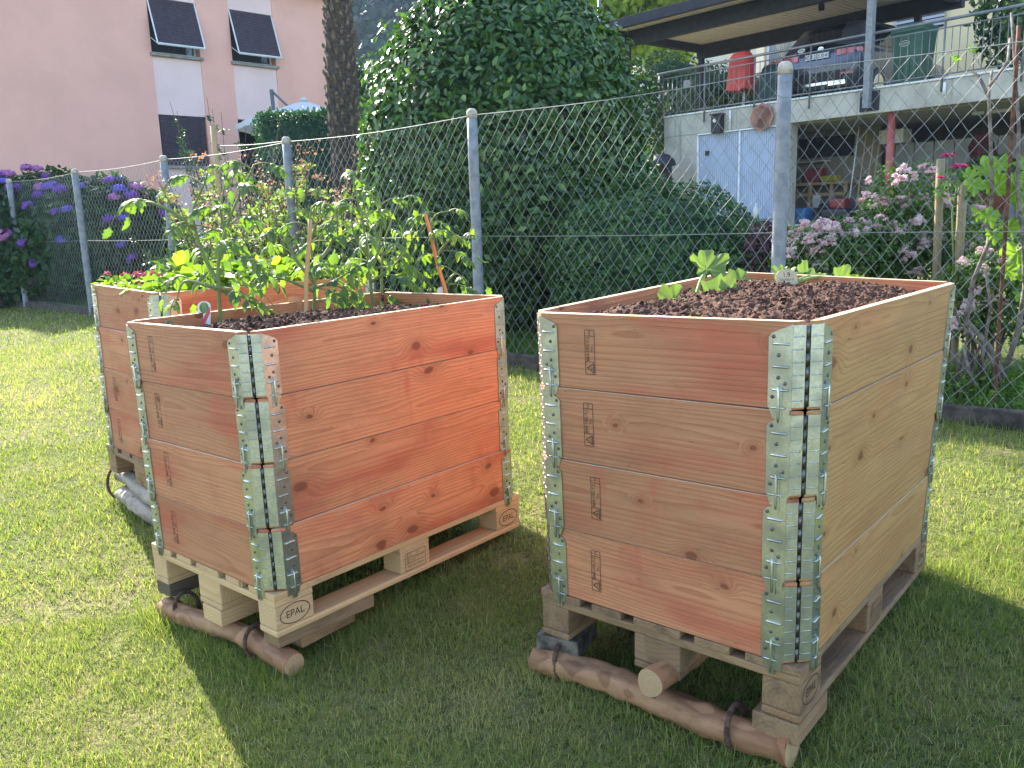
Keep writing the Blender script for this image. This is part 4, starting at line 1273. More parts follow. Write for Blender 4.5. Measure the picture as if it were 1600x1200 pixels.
def shrub(name, label, cat, base, blobs, mat, seed, trunk_r=.05, group=None, core=True, trunk_mat='bark', tmpl='leaf', corek=.78):
    root = empty(name, base, label, cat, group)
    parts = []
    for i, bl in enumerate(blobs):
        c, rad, n, size = bl[:4]; kw = bl[4] if len(bl) > 4 else {}
        parts.append(blob_leaves(c, rad, n, size, seed+i*5, tmpl=tmpl, **kw))
        if core and n > 2500: parts.append(core_blob(c, rad, seed+i*5, lump=kw.get('lump', .16), k=corek))
    V, F, T = join_parts(parts)
    fast_mesh('crown', V, F, M[mat], T, parent=root)
    c0 = np.array(blobs[0][0])
    trunk_to(root, base, c0, trunk_r, trunk_r*.5, M[trunk_mat], 4, seed)
    return root
def gp(x, y, up=0.0): return np.array([x, y, float(gz(x, y))+up])

# big round camellia
c = gp(.03, 9.35)
shrub('camellia_tree', 'big round dark green camellia tree with glossy leaves behind the fence', 'tree', c,
      [((.0, 9.35, 1.72), (1.52, 1.45, 2.08), 44000, .090, dict(lump=.055, depth=.13, top_only=-.95)), ((.75, 9.0, 1.0), (.95, .9, 1.15), 6500, .095, dict(lump=.10)), ((.0, 9.35, 1.74), (1.56, 1.49, 2.12), 2200, .085, dict(lump=.16, depth=.05, tintbias=.28))], 'camellia', 11, .09)
# rounded dark shrub to the right of it
c = gp(1.38, 7.45)
shrub('round_shrub', 'dense small leaved green shrub right of the big camellia', 'shrub', c,
      [((1.30, 7.45, .72), (.95, .8, .84), 15000, .055, dict(lump=.16, depth=.2)), ((1.92, 7.0, .45), (.62, .55, .62), 7000, .052, dict(lump=.2))], 'bush', 21, .05)
# hydrangea
def flower_head(name, mat, n, rad, petal, seed, flat=.75):
    r = np.random.default_rng(seed)
    d = r.normal(size=(n, 3)); d[:, 2] = np.abs(d[:, 2])*1.0-.25; d /= np.linalg.norm(d, axis=1, keepdims=True)
    P = d*rad*np.array([1, 1, flat])*r.uniform(.82, 1.05, n)[:, None]
    t = np.cross(d, r.normal(size=(n, 3)))
    v, f, ti = scatter(LITE_V*np.array([1.7, 1, 1])-np.array([0, .5, 0]), LITE_F, P, frames(t, d+r.normal(size=(n, 3))*.3), petal*r.uniform(.7, 1.3, n), r.random(n))
    o = fast_mesh(name, v, f, M[mat], ti)
    me = o.data; bpy.data.objects.remove(o)
    return me
HEADS = [flower_head('flower_head', mt, 120, .105, .055, 5+i) for i, mt in enumerate(('violet_petal', 'blue_petal', 'mauve_petal', 'violet_petal'))]
c = gp(-7.3, 14.9)
hyd = shrub('hydrangea_bush', 'wide hydrangea bush with violet and blue flower heads by the pink house', 'shrub', c,
      [((-8.3, 15.2, 1.05), (1.5, 1.1, 1.25), 7000, .15, dict(lump=.14)), ((-6.9, 14.6, .95), (1.35, 1.0, 1.15), 7000, .15, dict(lump=.14)), ((-10.0, 15.6, .9), (1.3, 1.1, 1.1), 4000, .15, dict(lump=.14))], 'hydrangea_leaf', 31, .05)
def put_head(me, p, s, parent, rx=0.0, az=0.0, name='flower_head'):
    o = bpy.data.objects.new(name, me); C.objects.link(o)
    o.location = Vector(p)-parent.location; o.scale = (s, s, s); o.rotation_euler = (rx, 0, az)
    o.parent = parent
    return o
rh = np.random.default_rng(77)
for i in range(99):
    cx, rr_, zz = [((-8.3, 15.2), (1.5, 1.1), (1.05, 1.25)), ((-6.9, 14.6), (1.35, 1.0), (.95, 1.15)), ((-10., 15.6), (1.3, 1.1), (.9, 1.1))][i % 3 if i % 5 else 0]
    d = rh.normal(size=3); d[1] = -abs(d[1])*.8; d[2] = d[2]*.8+.55; d /= np.linalg.norm(d)
    p = (cx[0]+d[0]*rr_[0]*1.02, cx[1]+d[1]*rr_[1]*1.02, zz[0]+d[2]*zz[1]*1.03)
    low = p[2] < 1.25
    k = (2 if rh.random() < .65 else 0) if low and p[0] < -7.3 else (1 if rh.random() < .18 else rh.choice([0, 3, 0, 2]))
    put_head(HEADS[int(k)], p, rh.uniform(.65, 1.15), hyd, rx=.9*max(0, .8-d[2]), az=rh.uniform(-.6, .6))

# palm trunk with stubs of old leaf bases
def palm():
    b = gp(-2.35, 13.0)
    root = empty('palm_tree', b, 'shaggy brown palm trunk in front of the pink house', 'palm tree')
    r = np.random.default_rng(5)
    H = 6.3
    mb = MB()
    pts = [b+np.array([-.03*math.sin(t*5), 0, -.1+t*(H+.1)]) for t in np.linspace(0, 1, 26)]
    rr = [.235-.055*t+.03*math.sin(t*16)*(.5 if t > .4 else 1.) for t in np.linspace(0, 1, 26)]
    mb.tube(pts, rr, 20, wob=.05)
    mb.build('trunk', M['palm_fibre'], root)
    mb = MB(); n = 0
    for i in range(61):
        z = .25+i*.098
        for j in range(7):
            a = 2*PI*j/7+i*.45+r.uniform(-.15, .15)
            ra = float(np.interp(z/H, np.linspace(0, 1, 26), rr))
            ox = -.03*math.sin(z/H*5)
            d = np.array([math.cos(a), math.sin(a), 0]); s = np.array([-d[1], d[0], 0])
            L = r.uniform(.09, .17); w = r.uniform(.02, .035); o = r.uniform(.01, .055)
            p0 = b+np.array([ox, 0, z])+d*(ra-.015)
            v = [p0-s*w, p0+s*w, p0+s*w*.8+d*(o+.02)+np.array([0, 0, L*.6]), p0-s*w*.8+d*(o+.02)+np.array([0, 0, L*.6]), p0+d*(o+.012)+np.array([0, 0, L]), p0+d*.004+np.array([0, 0, L*.7])]
            mb.add(v, [(0, 1, 2, 3), (3, 2, 4), (0, 3, 5), (3, 4, 5), (1, 5, 2), (2, 5, 4)], 0)
    mb.build('leaf_stubs', M['palm_stub'], root)
    parts = []
    for i in range(22):
        a = i*2.4; el = r.uniform(-.2, 1.0)
        p0 = b+np.array([0, 0, H+.05*i/4]); d = np.array([math.cos(a)*math.cos(el), math.sin(a)*math.cos(el), math.sin(el)])
        e = p0+d*.85
        for k in range(26):
            fa = (k/25-.5)*3.6
            s = np.cross(d, [0, 0, 1]); s /= np.linalg.norm(s)+1e-9; u = np.cross(s, d)
            dd = d*math.cos(fa)+s*math.sin(fa)
            v, f, t = scatter(LEAF_V*np.array([.16, 1, 1]), LEAF_F, np.array([e]), frames(dd[None]+np.array([[0, 0, -.15]]), u[None]), np.array([.7]), np.array([r.random()]))
            parts.append((v, f, t))
        w = np.cross(d, [0, 0, 1])*.012
        parts.append((np.array([p0-w, p0+w, e+w, e-w]), [np.array([[0, 1, 2, 3]])], np.full(4, .5)))
    V, F, T = join_parts(parts); fast_mesh('fronds', V, F, M['dark_tree'], T, parent=root)
palm()

# pale and bronze shrubs along the fence behind the tomatoes
def spiky(name, label, cat, base, n, hgt, spread, leaf, mat, seed, tipmat=None, group=None, per=60, rowdir=None):
    r = np.random.default_rng(seed)
    root = empty(name, base, label, cat, group)
    mb = MB(); parts = []; tips = []
    for i in range(n):
        a = r.uniform(0, 2*PI); s = spread*math.sqrt(r.random())
        p0 = base+np.array([math.cos(a)*s*.5, math.sin(a)*s*.5, 0]); h = hgt*r.uniform(.6, 1.08)
        p1 = p0+np.array([math.cos(a)*s*.7, math.sin(a)*s*.7, h])
        B = bez(p0, (p0+p1)/2+np.array([0, 0, h*.15]), p1, 8)
        mb.tube(list(B), list(np.linspace(.010, .003, 8)), 5)
        t = r.uniform(.25, 1, per)
        P = np.array([B[min(int(x*7), 7)] for x in t])+r.normal(size=(per, 3))*.02
        dd = rand_dirs(per)*np.array([1, 1, .7])+np.array([0, 0, .45])
        parts.append(scatter(LEAF_V, LEAF_F, P, frames(dd, rand_dirs(per)+np.array([0, 0, .6])), leaf*r.uniform(.6, 1.2, per), r.random(per)))
        if tipmat:
            k = 22
            tt = r.uniform(.72, 1.0, k); P = np.array([B[min(int(x*7.99), 7)] for x in tt])+r.normal(size=(k, 3))*np.array([.05, .05, .03])
            tips.append(scatter(LITE_V*np.array([1.6, 1, 1]), LITE_F, P, frames(rand_dirs(k), rand_dirs(k)), r.uniform(.02, .04, k), r.random(k)))
    mb.build('stems', M['bark'], root)
    V, F, T = join_parts(parts); fast_mesh('foliage', V, F, M[mat], T, parent=root)
    if tips:
        V, F, T = join_parts(tips); fast_mesh('foliage', V, F, M[tipmat], T, parent=root)  # bronze flower spikes at the shoot tips, not leaves
    return root
def behind(px, py_unused, y): 
    q = at(px, 340, y); return gp(q[0], q[1])
spiky('bronze_shrub', 'shrub with reddish bronze plumes behind the left tomato plant', 'shrub', behind(385, 0, 9.9), 34, 1.95, .85, .06, 'pale_shrub', 51, 'bronze', per=70)
spiky('pale_shrub', 'pale green variegated shrub with bronze tips right of the fourth post', 'shrub', behind(452, 0, 9.5), 46, 1.85, .95, .065, 'pale_shrub', 52, 'bronze', per=80)
spiky('pale_shrub', 'pale green shrub in front of the palm trunk', 'shrub', behind(515, 0, 9.3), 50, 1.62, 1.0, .065, 'pale_shrub', 53, None, per=90)
spiky('conifer_shrub', 'dark blue green upright conifer shrub in front of the lower shutter', 'shrub', behind(360, 0, 13.6), 26, 2.85, .9, .07, 'conifer', 54, None, per=90)
spiky('conifer_shrub', 'low dark conifer shrub between the hydrangea and the third post', 'shrub', behind(330, 0, 11.8), 26, 1.25, 1.0, .07, 'conifer', 55, None, per=80)
shrub('dark_shrub', 'low dark shrub filling the fence foot behind the tomato plants', 'shrub', behind(400, 0, 10.4), [(tuple(behind(370, 0, 10.8)+np.array([0, 0, .55])), (1.0, .6, .65), 4500, .07), (tuple(behind(470, 0, 9.9)+np.array([0, 0, .5])), (.9, .6, .65), 4500, .07), (tuple(behind(545, 0, 9.0)+np.array([0, 0, .45])), (.7, .5, .7), 4000, .07)], 'dark_tree', 57, .03)
# clipped box hedge
def box_hedge():
    b = gp(-4.1, 17.2)
    root = empty('clipped_hedge', b, 'clipped dark green box hedge under the patio umbrella', 'hedge')
    r = np.random.default_rng(8)
    lo = np.array([-4.72, 16.7, .2]); hi = np.array([-2.9, 17.9, 3.28])
    n = 11000
    f = r.integers(0, 4, n); P = lo+(hi-lo)*r.random((n, 3))
    N_ = np.zeros((n, 3))
    for k, (ax, side) in enumerate(((1, 0), (2, 1), (0, 0), (0, 1))):
        m_ = f == k
        P[m_, ax] = (hi if side else lo)[ax]+r.normal(size=m_.sum())*.05; N_[m_, ax] = 1 if side else -1
    P[:, 2] += .06*(fbm(P[:, 0]*4, P[:, 1]*4, 2)-.5)
    v = scatter(LEAF_V, LEAF_F, P, frames(np.cross(N_, r.normal(size=(n, 3)))+N_*.4+np.array([0, 0, .3]), N_+r.normal(size=(n, 3))*.5), r.uniform(.05, .10, n), np.clip(r.normal(.4, .25, n), 0, 1))
    i_ = np.array([.1, .1, .12]); q = lo+i_*0; w = hi-i_
    V8 = np.array([[x, y, z] for x in (lo[0]+.08, hi[0]-.08) for y in (lo[1]+.08, hi[1]-.08) for z in (lo[2], hi[2]-.08)])
    cf = np.array([[0, 1, 3, 2], [4, 6, 7, 5], [0, 4, 5, 1], [2, 3, 7, 6], [1, 5, 7, 3], [0, 2, 6, 4]])
    V, F, T = join_parts([v, (V8, [cf], np.full(8, .1))])
    fast_mesh('foliage', V, F, M['hedge'], T, parent=root)
    mb = MB()
    for x in (-4.8, -4.1, -3.3): mb.tube([gp(x, 17.3, -.05), np.array([x, 17.3, 1.2])], .03, 6)
    mb.build('stems', M['bark'], root)
box_hedge()

# roses
BLO = []
for i in range(3):
    r = np.random.default_rng(200+i); parts = []
    for j in range(9):
        c = r.normal(size=3)*np.array([.022, .022, .017])
        n = 15; d = rand_dirs(n); d[:, 2] = np.abs(d[:, 2])*.8; 
        v, f, t = scatter(LITE_V*np.array([2.2, 1, 1]), LITE_F, c+d*.006, frames(d+np.array([0, 0, .3]), rand_dirs(n)+d), r.uniform(.016, .026, n), np.clip(r.beta(1.2, 2, n)+(.25 if i == 2 else 0), 0, 1))
        parts.append((v, f, t))
    V, F, T = join_parts(parts); o = fast_mesh('flower_cluster', V, F, M['pink_petal'], T); BLO.append(o.data); bpy.data.objects.remove(o)
def rose_bush(label, base, blobs, nfl, seed, spots=()):
    r = np.random.default_rng(seed)
    root = empty('rose_bush', base, label, 'rose bush', 'pale pink rose bushes behind the fence')
    parts = []; mb = MB()
    for i, (c, rad, n) in enumerate(blobs):
        parts.append(blob_leaves(c, rad, n, .042, seed+i, lump=.3, depth=.75))
        for k in range(7):
            d = rand_dirs(1)[0]; e = np.array(c)+d*np.array(rad)*.8
            mb.tube(list(bez(base+np.array([r.uniform(-.15, .15), r.uniform(-.1, .1), 0]), (base+e)/2+np.array([0, 0, .2]), e, 7)), list(np.linspace(.009, .003, 7)), 5)
    V, F, T = join_parts(parts); fast_mesh('foliage', V, F, M['rose_leaf'], T, parent=root)
    mb.build('stems', M['bark'], root)
    pts = list(spots)
    for i in range(nfl):
        c, rad, n = blobs[r.integers(0, len(blobs))]
        d = r.normal(size=3); d[1] = -abs(d[1]); d[2] = d[2]*.7+.5; d /= np.linalg.norm(d)
        pts.append(np.array(c)+d*np.array(rad)*r.uniform(.85, 1.08))
    for p in pts:
        put_head(BLO[r.integers(0, 3)], p, r.uniform(.6, 1.2), root, az=r.uniform(0, 6), name='flower_cluster')
    return root
def P3(px, py, y): return tuple(at(px, py, y))
b = behind(1400, 0, 6.3); b = gp(b[0], b[1])
sp1 = [at(px+random.uniform(-14, 14), py+random.uniform(-10, 10), 6.2+random.uniform(-.15, .1)) for px, py in ((1368, 285), (1370, 300), (1420, 270), (1440, 265), (1430, 285), (1415, 300), (1410, 290), (1450, 280), (1445, 310), (1475, 310), (1485, 325), (1490, 315), (1470, 340), (1480, 350), (1345, 335), (1360, 340), (1350, 350), (1450, 335), (1440, 350), (1400, 330))]
rose_bush('tall pink rose bush right of the last visible fence post', b, [(P3(1420, 330, 6.3), (.36, .3, .34), 2600), (P3(1385, 375, 6.2), (.36, .3, .26), 2600), (P3(1470, 370, 6.3), (.34, .3, .34), 2200), (P3(1440, 415, 6.2), (.5, .3, .30), 3000)], 48, 71, sp1)
b = behind(1290, 0, 6.2); b = gp(b[0], b[1])
sp2 = [at(px+random.uniform(-12, 12), py+random.uniform(-8, 8), 6.0+random.uniform(-.15, .1)) for px, py in ((1265, 350), (1275, 355), (1290, 358), (1310, 355), (1325, 362), (1255, 375), (1250, 385), (1265, 395), (1280, 390), (1300, 375), (1335, 385), (1345, 372), (1270, 410), (1310, 395))]
rose_bush('low pink rose bush at the foot of the last visible fence post', b, [(P3(1290, 395, 6.1), (.32, .28, .22), 2800), (P3(1345, 400, 6.1), (.34, .28, .26), 2800), (P3(1250, 408, 6.2), (.22, .25, .22), 1600)], 36, 72, sp2)
b = behind(1540, 0, 5.3); b = gp(b[0], b[1])
sp3 = [at(px+random.uniform(-10, 10), py+random.uniform(-8, 8), 5.35+random.uniform(-.1, .1)) for px, py in ((1545, 420), (1530, 400), (1560, 450), (1535, 455), (1505, 480), (1500, 500), (1550, 470), (1570, 500), (1515, 520), (1575, 480), (1590, 505))]
rose_bush('sparse pink rose bush low down at the right edge', b, [(P3(1540, 440, 5.4), (.26, .25, .2), 1500), (P3(1560, 500, 5.4), (.3, .25, .16), 1300), (P3(1590, 400, 5.6), (.25, .25, .3), 1200)], 6, 73, sp3)
# two open magenta roses on a cane
def open_rose(p, s, seed):
    r = np.random.default_rng(seed); n = 34
    parts = []
    for ring, (m_, rad, tl) in enumerate(((7, .9, .9), (8, .75, .6), (8, .5, .3), (6, .3, .1))):
        for k in range(m_):
            a = 2*PI*k/m_+ring*.4; d = np.array([math.cos(a)*tl, math.sin(a)*tl-.25, 1-tl*.8])
            parts.append(scatter(LEAF_V*np.array([1.9, 1, 2.2]), LEAF_F, np.array([[0, 0, 0.]]), frames(d[None], np.array([[-math.cos(a), -math.sin(a), .6]])), np.array([s*rad]), np.array([r.random()])))
    V, F, T = join_parts(parts)
    return V+np.array(p), F, T
b = gp(*at(1490, 400, 5.6)[:2])
rt = empty('climbing_rose', b, 'tall rose cane with two open magenta blooms by the wooden stakes', 'rose', None)
mb = MB(); mb.tube([b, at(1490, 420, 5.6), at(1488, 330, 5.62), at(1499, 268, 5.6)], [.008, .007, .005, .004], 6); mb.tube([at(1489, 320, 5.61), at(1480, 280, 5.6), at(1481, 248, 5.6)], [.005, .004, .003], 6); mb.build('stem', M['stem'], rt)
for px, py, s in ((1499, 260, .074), (1481, 242, .058), (1470, 275, .036)):
    V, F, T = open_rose(at(px, py+4, 5.58), s, px); fast_mesh('bloom', V, F, M['magenta_petal'], T, parent=rt)
parts = [blob_leaves(P3(1492, 290, 5.62), (.13, .1, .12), 90, .05, 3, depth=.8)]
V, F, T = join_parts(parts); fast_mesh('foliage', V, F, M['rose_leaf'], T, parent=rt)
b0 = at(1195, 395, 6.6)
shrub('dark_rose', 'small dark red leaved shrub left of the last visible post', 'shrub', gp(b0[0], b0[1]), [(tuple(b0), (.17, .16, .24), 700, .045, dict(depth=.7)), (tuple(at(1215, 372, 6.6)), (.08, .1, .12), 200, .045, dict(depth=.7))], 'purple_leaf', 75, .015, core=False)
# wooden stakes by the roses
def garden_post(px0, py1, y, r, label, mat):
    p0 = at(px0[0], 430, y); p0 = gp(p0[0], p0[1], -.1); p1 = at(px0[1], py1, y)
    mb = MB(); mb.tube([p0+(p1-p0)*t for t in np.linspace(0, 1, 8)], r, 12, wob=.015)
    tag(mb.build('garden_stake', mat), label, 'stake', 'wooden stakes along the fence')
garden_post((1500, 1505), 285, 5.6, .028, 'pale round wooden stake behind the magenta rose', M['grey_stake'])
garden_post((1468, 1470), 248, 5.75, .026, 'greyish round wooden stake left of the magenta rose', M['grey_stake'])
b = gp(*at(340, 300, 11.6)[:2]); mb = MB(); p1 = at(333, 197, 11.6); mb.tube([b+(p1-b)*t for t in np.linspace(0, 1, 6)], .04, 12, wob=.01); tag(mb.build('wooden_pole', M['fresh_wood']), 'pale round wooden pole holding a line behind the third fence post', 'pole')
mb = MB(); q0 = at(337, 228, 11.6); q1 = at(457, 219, 10.85); mb.tube([q0+(q1-q0)*t-np.array([0, 0, .02*math.sin(PI*t)]) for t in np.linspace(0, 1, 9)], .006, 5); mb.tube([at(355, 228, 11.5), at(356, 250, 11.5)], .005, 5); tag(mb.build('clothes_line', M['wire']), 'thin pale line strung from the wooden pole to the fence post', 'line')

# grape vine with big leaves, rusty rod and bare canes at the right edge
def vine():
    b = gp(*at(1560, 560, 4.95)[:2])
    root = empty('grape_vine', b, 'grape vine with gnarled trunk and broad bright leaves at the right edge', 'vine')
    mb = MB(); Y = 4.95
    lines = [[(1570, 590), (1545, 540), (1510, 500), (1520, 440), (1545, 380), (1550, 300), (1548, 220), (1545, 150), (1550, 110)],
             [(1568, 585), (1590, 520), (1602, 450), (1600, 380), (1590, 300), (1592, 200), (1585, 90), (1580, 20)],
             [(1545, 135), (1560, 118), (1575, 95), (1578, 60)],
             [(1565, 595), (1540, 545), (1522, 530), (1500, 505), (1485, 470), (1478, 440)], [(1545, 600), (1535, 560), (1548, 480), (1540, 420)], [(1520, 600), (1512, 570), (1505, 540)],
             [(1545, 150), (1530, 120), (1520, 112)]]
    for i, ln in enumerate(lines):
        pts = [at(x, y, Y+.12*math.sin(i*2.1+k*.7)) for k, (x, y) in enumerate(ln)]
        rr = np.linspace(.017 if i < 2 else .010, .007, len(pts))
        mb.tube(pts, list(rr), 8, wob=.12)
    mb.build('trunk', M['grey_bark'], root)
    parts = []; r = np.random.default_rng(4)
    for k, (px, py, s) in enumerate(((1535, 260, .15), (1520, 285, .12), (1555, 285, .15), (1585, 275, .16), (1575, 300, .17), (1600, 330, .15), (1540, 335, .12), (1530, 330, .1), (1575, 350, .12), (1590, 390, .17), (1570, 420, .12), (1600, 420, .15), (1550, 365, .1), (1510, 270, .09), (1560, 250, .12), (1595, 255, .1), (1595, 460, .1), (1490, 90, .06), (1520, 75, .05), (1600, 290, .14))):
        v, f, t = squash_leaf(at(px, py, Y+r.uniform(-.1, .12)), (r.uniform(-.5, .3), -.7, .5), (r.uniform(-.5, .5), -.2, -.8), s, 300+k, .08)
        parts.append((v, f, t))
    V, F, T = join_parts(parts); fast_mesh('foliage', V, F, M['vine'], T, parent=root, smooth=True)
vine()
M['rust'] = plain_mat('rust', (.16, .065, .04), .85, var=.4, scale=30, bump=.3)
mb = MB(); p0 = gp(*at(1560, 560, 4.85)[:2], -.1); p1 = at(1592, 40, 4.85); mb.tube([p0+(p1-p0)*t for t in np.linspace(0, 1, 14)], .011, 8, wob=.05); tag(mb.build('iron_rod', M['rust']), 'thin rusty iron rod standing beside the grape vine', 'rod')

# trees beyond the terrace and hillside
shrub('spring_tree', 'bright yellow green tree behind the carport roof', 'tree', gp(4.2, 33), [((3.2, 33, 9.6), (2.6, 2.2, 2.6), 9000, .34, dict(depth=.6, lump=.3)), ((6.2, 34, 9.9), (2.6, 2.2, 2.4), 9000, .34, dict(depth=.6, lump=.3)), ((4.6, 33.5, 7.4), (2.8, 2, 2), 6000, .34, dict(depth=.6, lump=.3))], 'spring_tree', 91, .2, core=False, tmpl='lite')
# ---------------------------------------------------------------- pink house on the left
M['pink_wall'] = plain_mat('pink_wall', (.77, .43, .35), .9, var=.05, scale=.9, bump=.12)
M['pale_pink'] = plain_mat('pale_pink', (.78, .58, .56), .9, var=.05, scale=.9, bump=.12)
M['shutter'] = plain_mat('shutter', (.060, .045, .060), .55, var=.2, scale=8)
M['white_frame'] = plain_mat('white_frame', (.72, .74, .78), .4, var=.06)
M['sill'] = plain_mat('sill', (.30, .285, .27), .8, var=.2)
M['dark_void'] = plain_mat('dark_void', (.02, .02, .024), .7)
M['glass'] = plain_mat('glass', (.03, .035, .04), .08, var=.1, spec=.6)
HO = np.array([-10.75, 25.0]); HD = np.array([.719, .695]); HN = np.array([-.695, .719])
def hw(v):
    """house coordinates (along the facade, outwards towards the garden, up) to world"""
    v = np.atleast_2d(np.asarray(v, float))
    return np.stack([HO[0]+HD[0]*v[:, 0]-HN[0]*v[:, 1], HO[1]+HD[1]*v[:, 0]-HN[1]*v[:, 1], v[:, 2]], 1)
def lbox(mb, fn, lo, hi, bev=0.0, mi=0, along=0, tint=.5):
    mb.box(lo, hi, bev, mi=mi, along=along, xf=fn, tint=tint); return mb
def hbox(name, mat, lo, hi, parent, bev=0.01, along=0):
    return lbox(MB(), hw, lo, hi, bev, along=along).build(name, mat, parent)
def pink_house():
    root = empty('pink_house', hw([(2, -4, 0)])[0], 'pink rendered house with dark roller shutters in pale window strips', 'house')
    E0, E1, ZT = -3.35, 7.25, 8.55
    D = 9.0; T = .35
    cols = [(.95, 2.40), (3.42, 4.90)]
    up = (6.2, 7.72); lowz = (3.05, 4.50)
    # facade pieces around the openings
    for lo, hi in (((E0, -T, -.5), (cols[0][0], 0, ZT)), ((cols[0][1], -T, -.5), (cols[1][0], 0, ZT)), ((cols[1][1], -T, -.5), (E1, 0, ZT)),
                   ((E0, -D, -.5), (E0+T, -T-.002, ZT)), ((E1-T, -D, -.5), (E1, -T-.002, ZT)), ((E0+T+.002, -D, -.5), (E1-T-.002, -D+T, ZT))):
        hbox('wall', M['pink_wall'], lo, hi, root, 0)
    e = .004
    for i, (a, b) in enumerate(cols):
        hbox('window_strip', M['pale_pink'], (a+e, -T, up[1]), (b-e, -.02, ZT), root, 0); hbox('window_strip', M['pale_pink'], (a+e, -T, lowz[1]), (b-e, -.02, up[0]-.09), root, 0)
        if i == 0: hbox('window_strip', M['pale_pink'], (a+e, -T, -.5), (b-e, -.02, lowz[0]-.09), root, 0)
    hbox('wall', M['pink_wall'], (cols[1][0]+e, -T, -.5), (cols[1][1]-e, -.03, .45), root)
    for i, (a, b) in enumerate(cols):
        for (z0, z1), awn in ((up, True), (lowz, False)):
            if i == 1 and not awn: continue
            w = hbox('window', M['dark_void'], (a+.01, -T+.02, z0), (b-.01, -T+.06, z1), root, 0)
            hbox('sill', M['sill'], (a-.06, -.16, z0-.088), (b+.06, .10, z0-.002), w)
            fr = MB()
            for lo, hi in (((a+.02, -T+.07, z0), (a+.08, -T+.12, z1)), ((b-.08, -T+.07, z0), (b-.02, -T+.12, z1)), ((a+.08, -T+.07, z0), (b-.08, -T+.12, z0+.07))): lbox(fr, hw, lo, hi)
            fr.build('frame', M['white_frame'], w)
            gl = hbox('pane', M['glass'], (a+.08, -T+.075, z0+.07), (b-.08, -T+.085, z1), w, 0)
            s = MB(); n = 26 if awn else 30
            pa, pb = (np.array([-.05, z1-.01]), np.array([.40, z0+.19])) if awn else (np.array([-.06, z1]), np.array([-.06, z0+.005]))
            d = (pb-pa)/n; nn = np.array([-d[1], d[0]]); nn = nn/np.hypot(*nn)
            if nn[0] < 0: nn = -nn
            for k in range(n):
                q = pa+d*k; q2 = pa+d*(k+.94)
                vs = []
                for x in (a+.05, b-.05):
                    for p, o in ((q, 0), (q+d*.2, .012), (q2-d*.2, .012), (q2, 0), (q2, -.01), (q, -.01)):
                        pp = p+nn*o; vs.append((x, pp[0], pp[1]))
                s.add(hw(vs), [tuple(range(6)), tuple(range(11, 5, -1))]+[(j, j+6, (j+1) % 6+6, (j+1) % 6) for j in range(6)])
            s.build('roller_shutter', M['shutter'], w)
            if awn:
                g = MB()
                for x in (a+.03, b-.03):
                    g.tube(list(hw([(x, pa[0]+.01, pa[1]), (x, pb[0]+.01, pb[1])])), .022, 4, smooth=False)
                    g.tube(list(hw([(x, -.04, z0+.42), (x, pb[0], pb[1])])), .012, 4, smooth=False)
                g.tube(list(hw([(a+.03, pb[0]+.01, pb[1]), (b-.03, pb[0]+.01, pb[1])])), .032, 4, smooth=False)
                g.build('shutter_guide', M['white_frame'], w)
    # open veranda under the second window strip
    hbox('veranda_back', M['dark_void'], (cols[1][0]+.01, -T-2.2, .45), (cols[1][1]-.01, -T-2.1, lowz[1]), root, 0)
    ro = MB()
    lbox(ro, hw, (E0-.5, -D-.5, ZT+.002), (E1+.5, .5, ZT+.16), .02)
    ro.build('roof', plain_mat('roof_tile', (.20, .09, .06), .9, var=.3, scale=10), root)
pink_house()

# patio umbrella by the house
def umbrella():
    root = empty('patio_umbrella', gp(-6.2, 24.0), 'large white cantilever patio umbrella beside the pink house', 'umbrella')
    ap = at(474, 157, 24.2); M['canvas'] = leaf_mat('canvas', (.66, .70, .74), (.7, .73, .76), trans=.3, rough=.8, tsat=(1, 1, .95))
    V = [ap]; n = 8; rad = 1.85; zr = ap[2]-.62
    F3 = []; F4 = []
    for ring, (k, dz) in enumerate(((.33, .20), (.66, .41), (1.0, .62))):
        for j in range(n*4):
            a = 2*PI*j/(n*4)+.2
            sc = 1-.05*(1-abs(math.cos(a*n/2-.2*n/2)))
            V.append(ap+np.array([math.cos(a)*rad*k*sc, math.sin(a)*rad*k*sc, -dz-.03*k*math.sin(a*n/2)**2]))
    m_ = n*4
    F3 = [[0, 1+j, 1+(j+1) % m_] for j in range(m_)]
    for r_ in range(2): F4 += [[1+r_*m_+j, 1+(r_+1)*m_+j, 1+(r_+1)*m_+(j+1) % m_, 1+r_*m_+(j+1) % m_] for j in range(m_)]
    base = len(V)
    for j in range(m_): V.append(V[1+2*m_+j]-np.array([0, 0, .14]))
    F4 += [[1+2*m_+j, base+j, base+(j+1) % m_, 1+2*m_+(j+1) % m_] for j in range(m_)]
    fast_mesh('canopy', np.array(V), [np.array(F3), np.array(F4)], M['canvas'], np.full(len(V), .5), parent=root)
    dark = plain_mat('umbrella_metal', (.16, .15, .15), .5, .3)
    mb = MB(); pb = gp(-6.25, 24.3); pt = at(424, 140, 24.3)
    mb.tube([pb, pt], .055, 8); mb.build('pole', dark, root)
    mb = MB(); mb.tube([pt-np.array([0, 0, .03]), at(453, 169, 24.25)], .035, 6); mb.build('arm', dark, root)
    for j in range(8):
        a = 2*PI*j/8+.2; mb = MB(); mb.tube([ap-np.array([0, 0, .10]), ap+np.array([math.cos(a)*rad*.99, math.sin(a)*rad*.99, -.70])], .016, 5); mb.build('rib', dark, root)
    mb = MB(); mb.tube([ap-np.array([0, 0, .02]), ap+np.array([0, 0, .09])], [.10, .05], 10); mb.build('cap', M['canvas'], root)
umbrella()

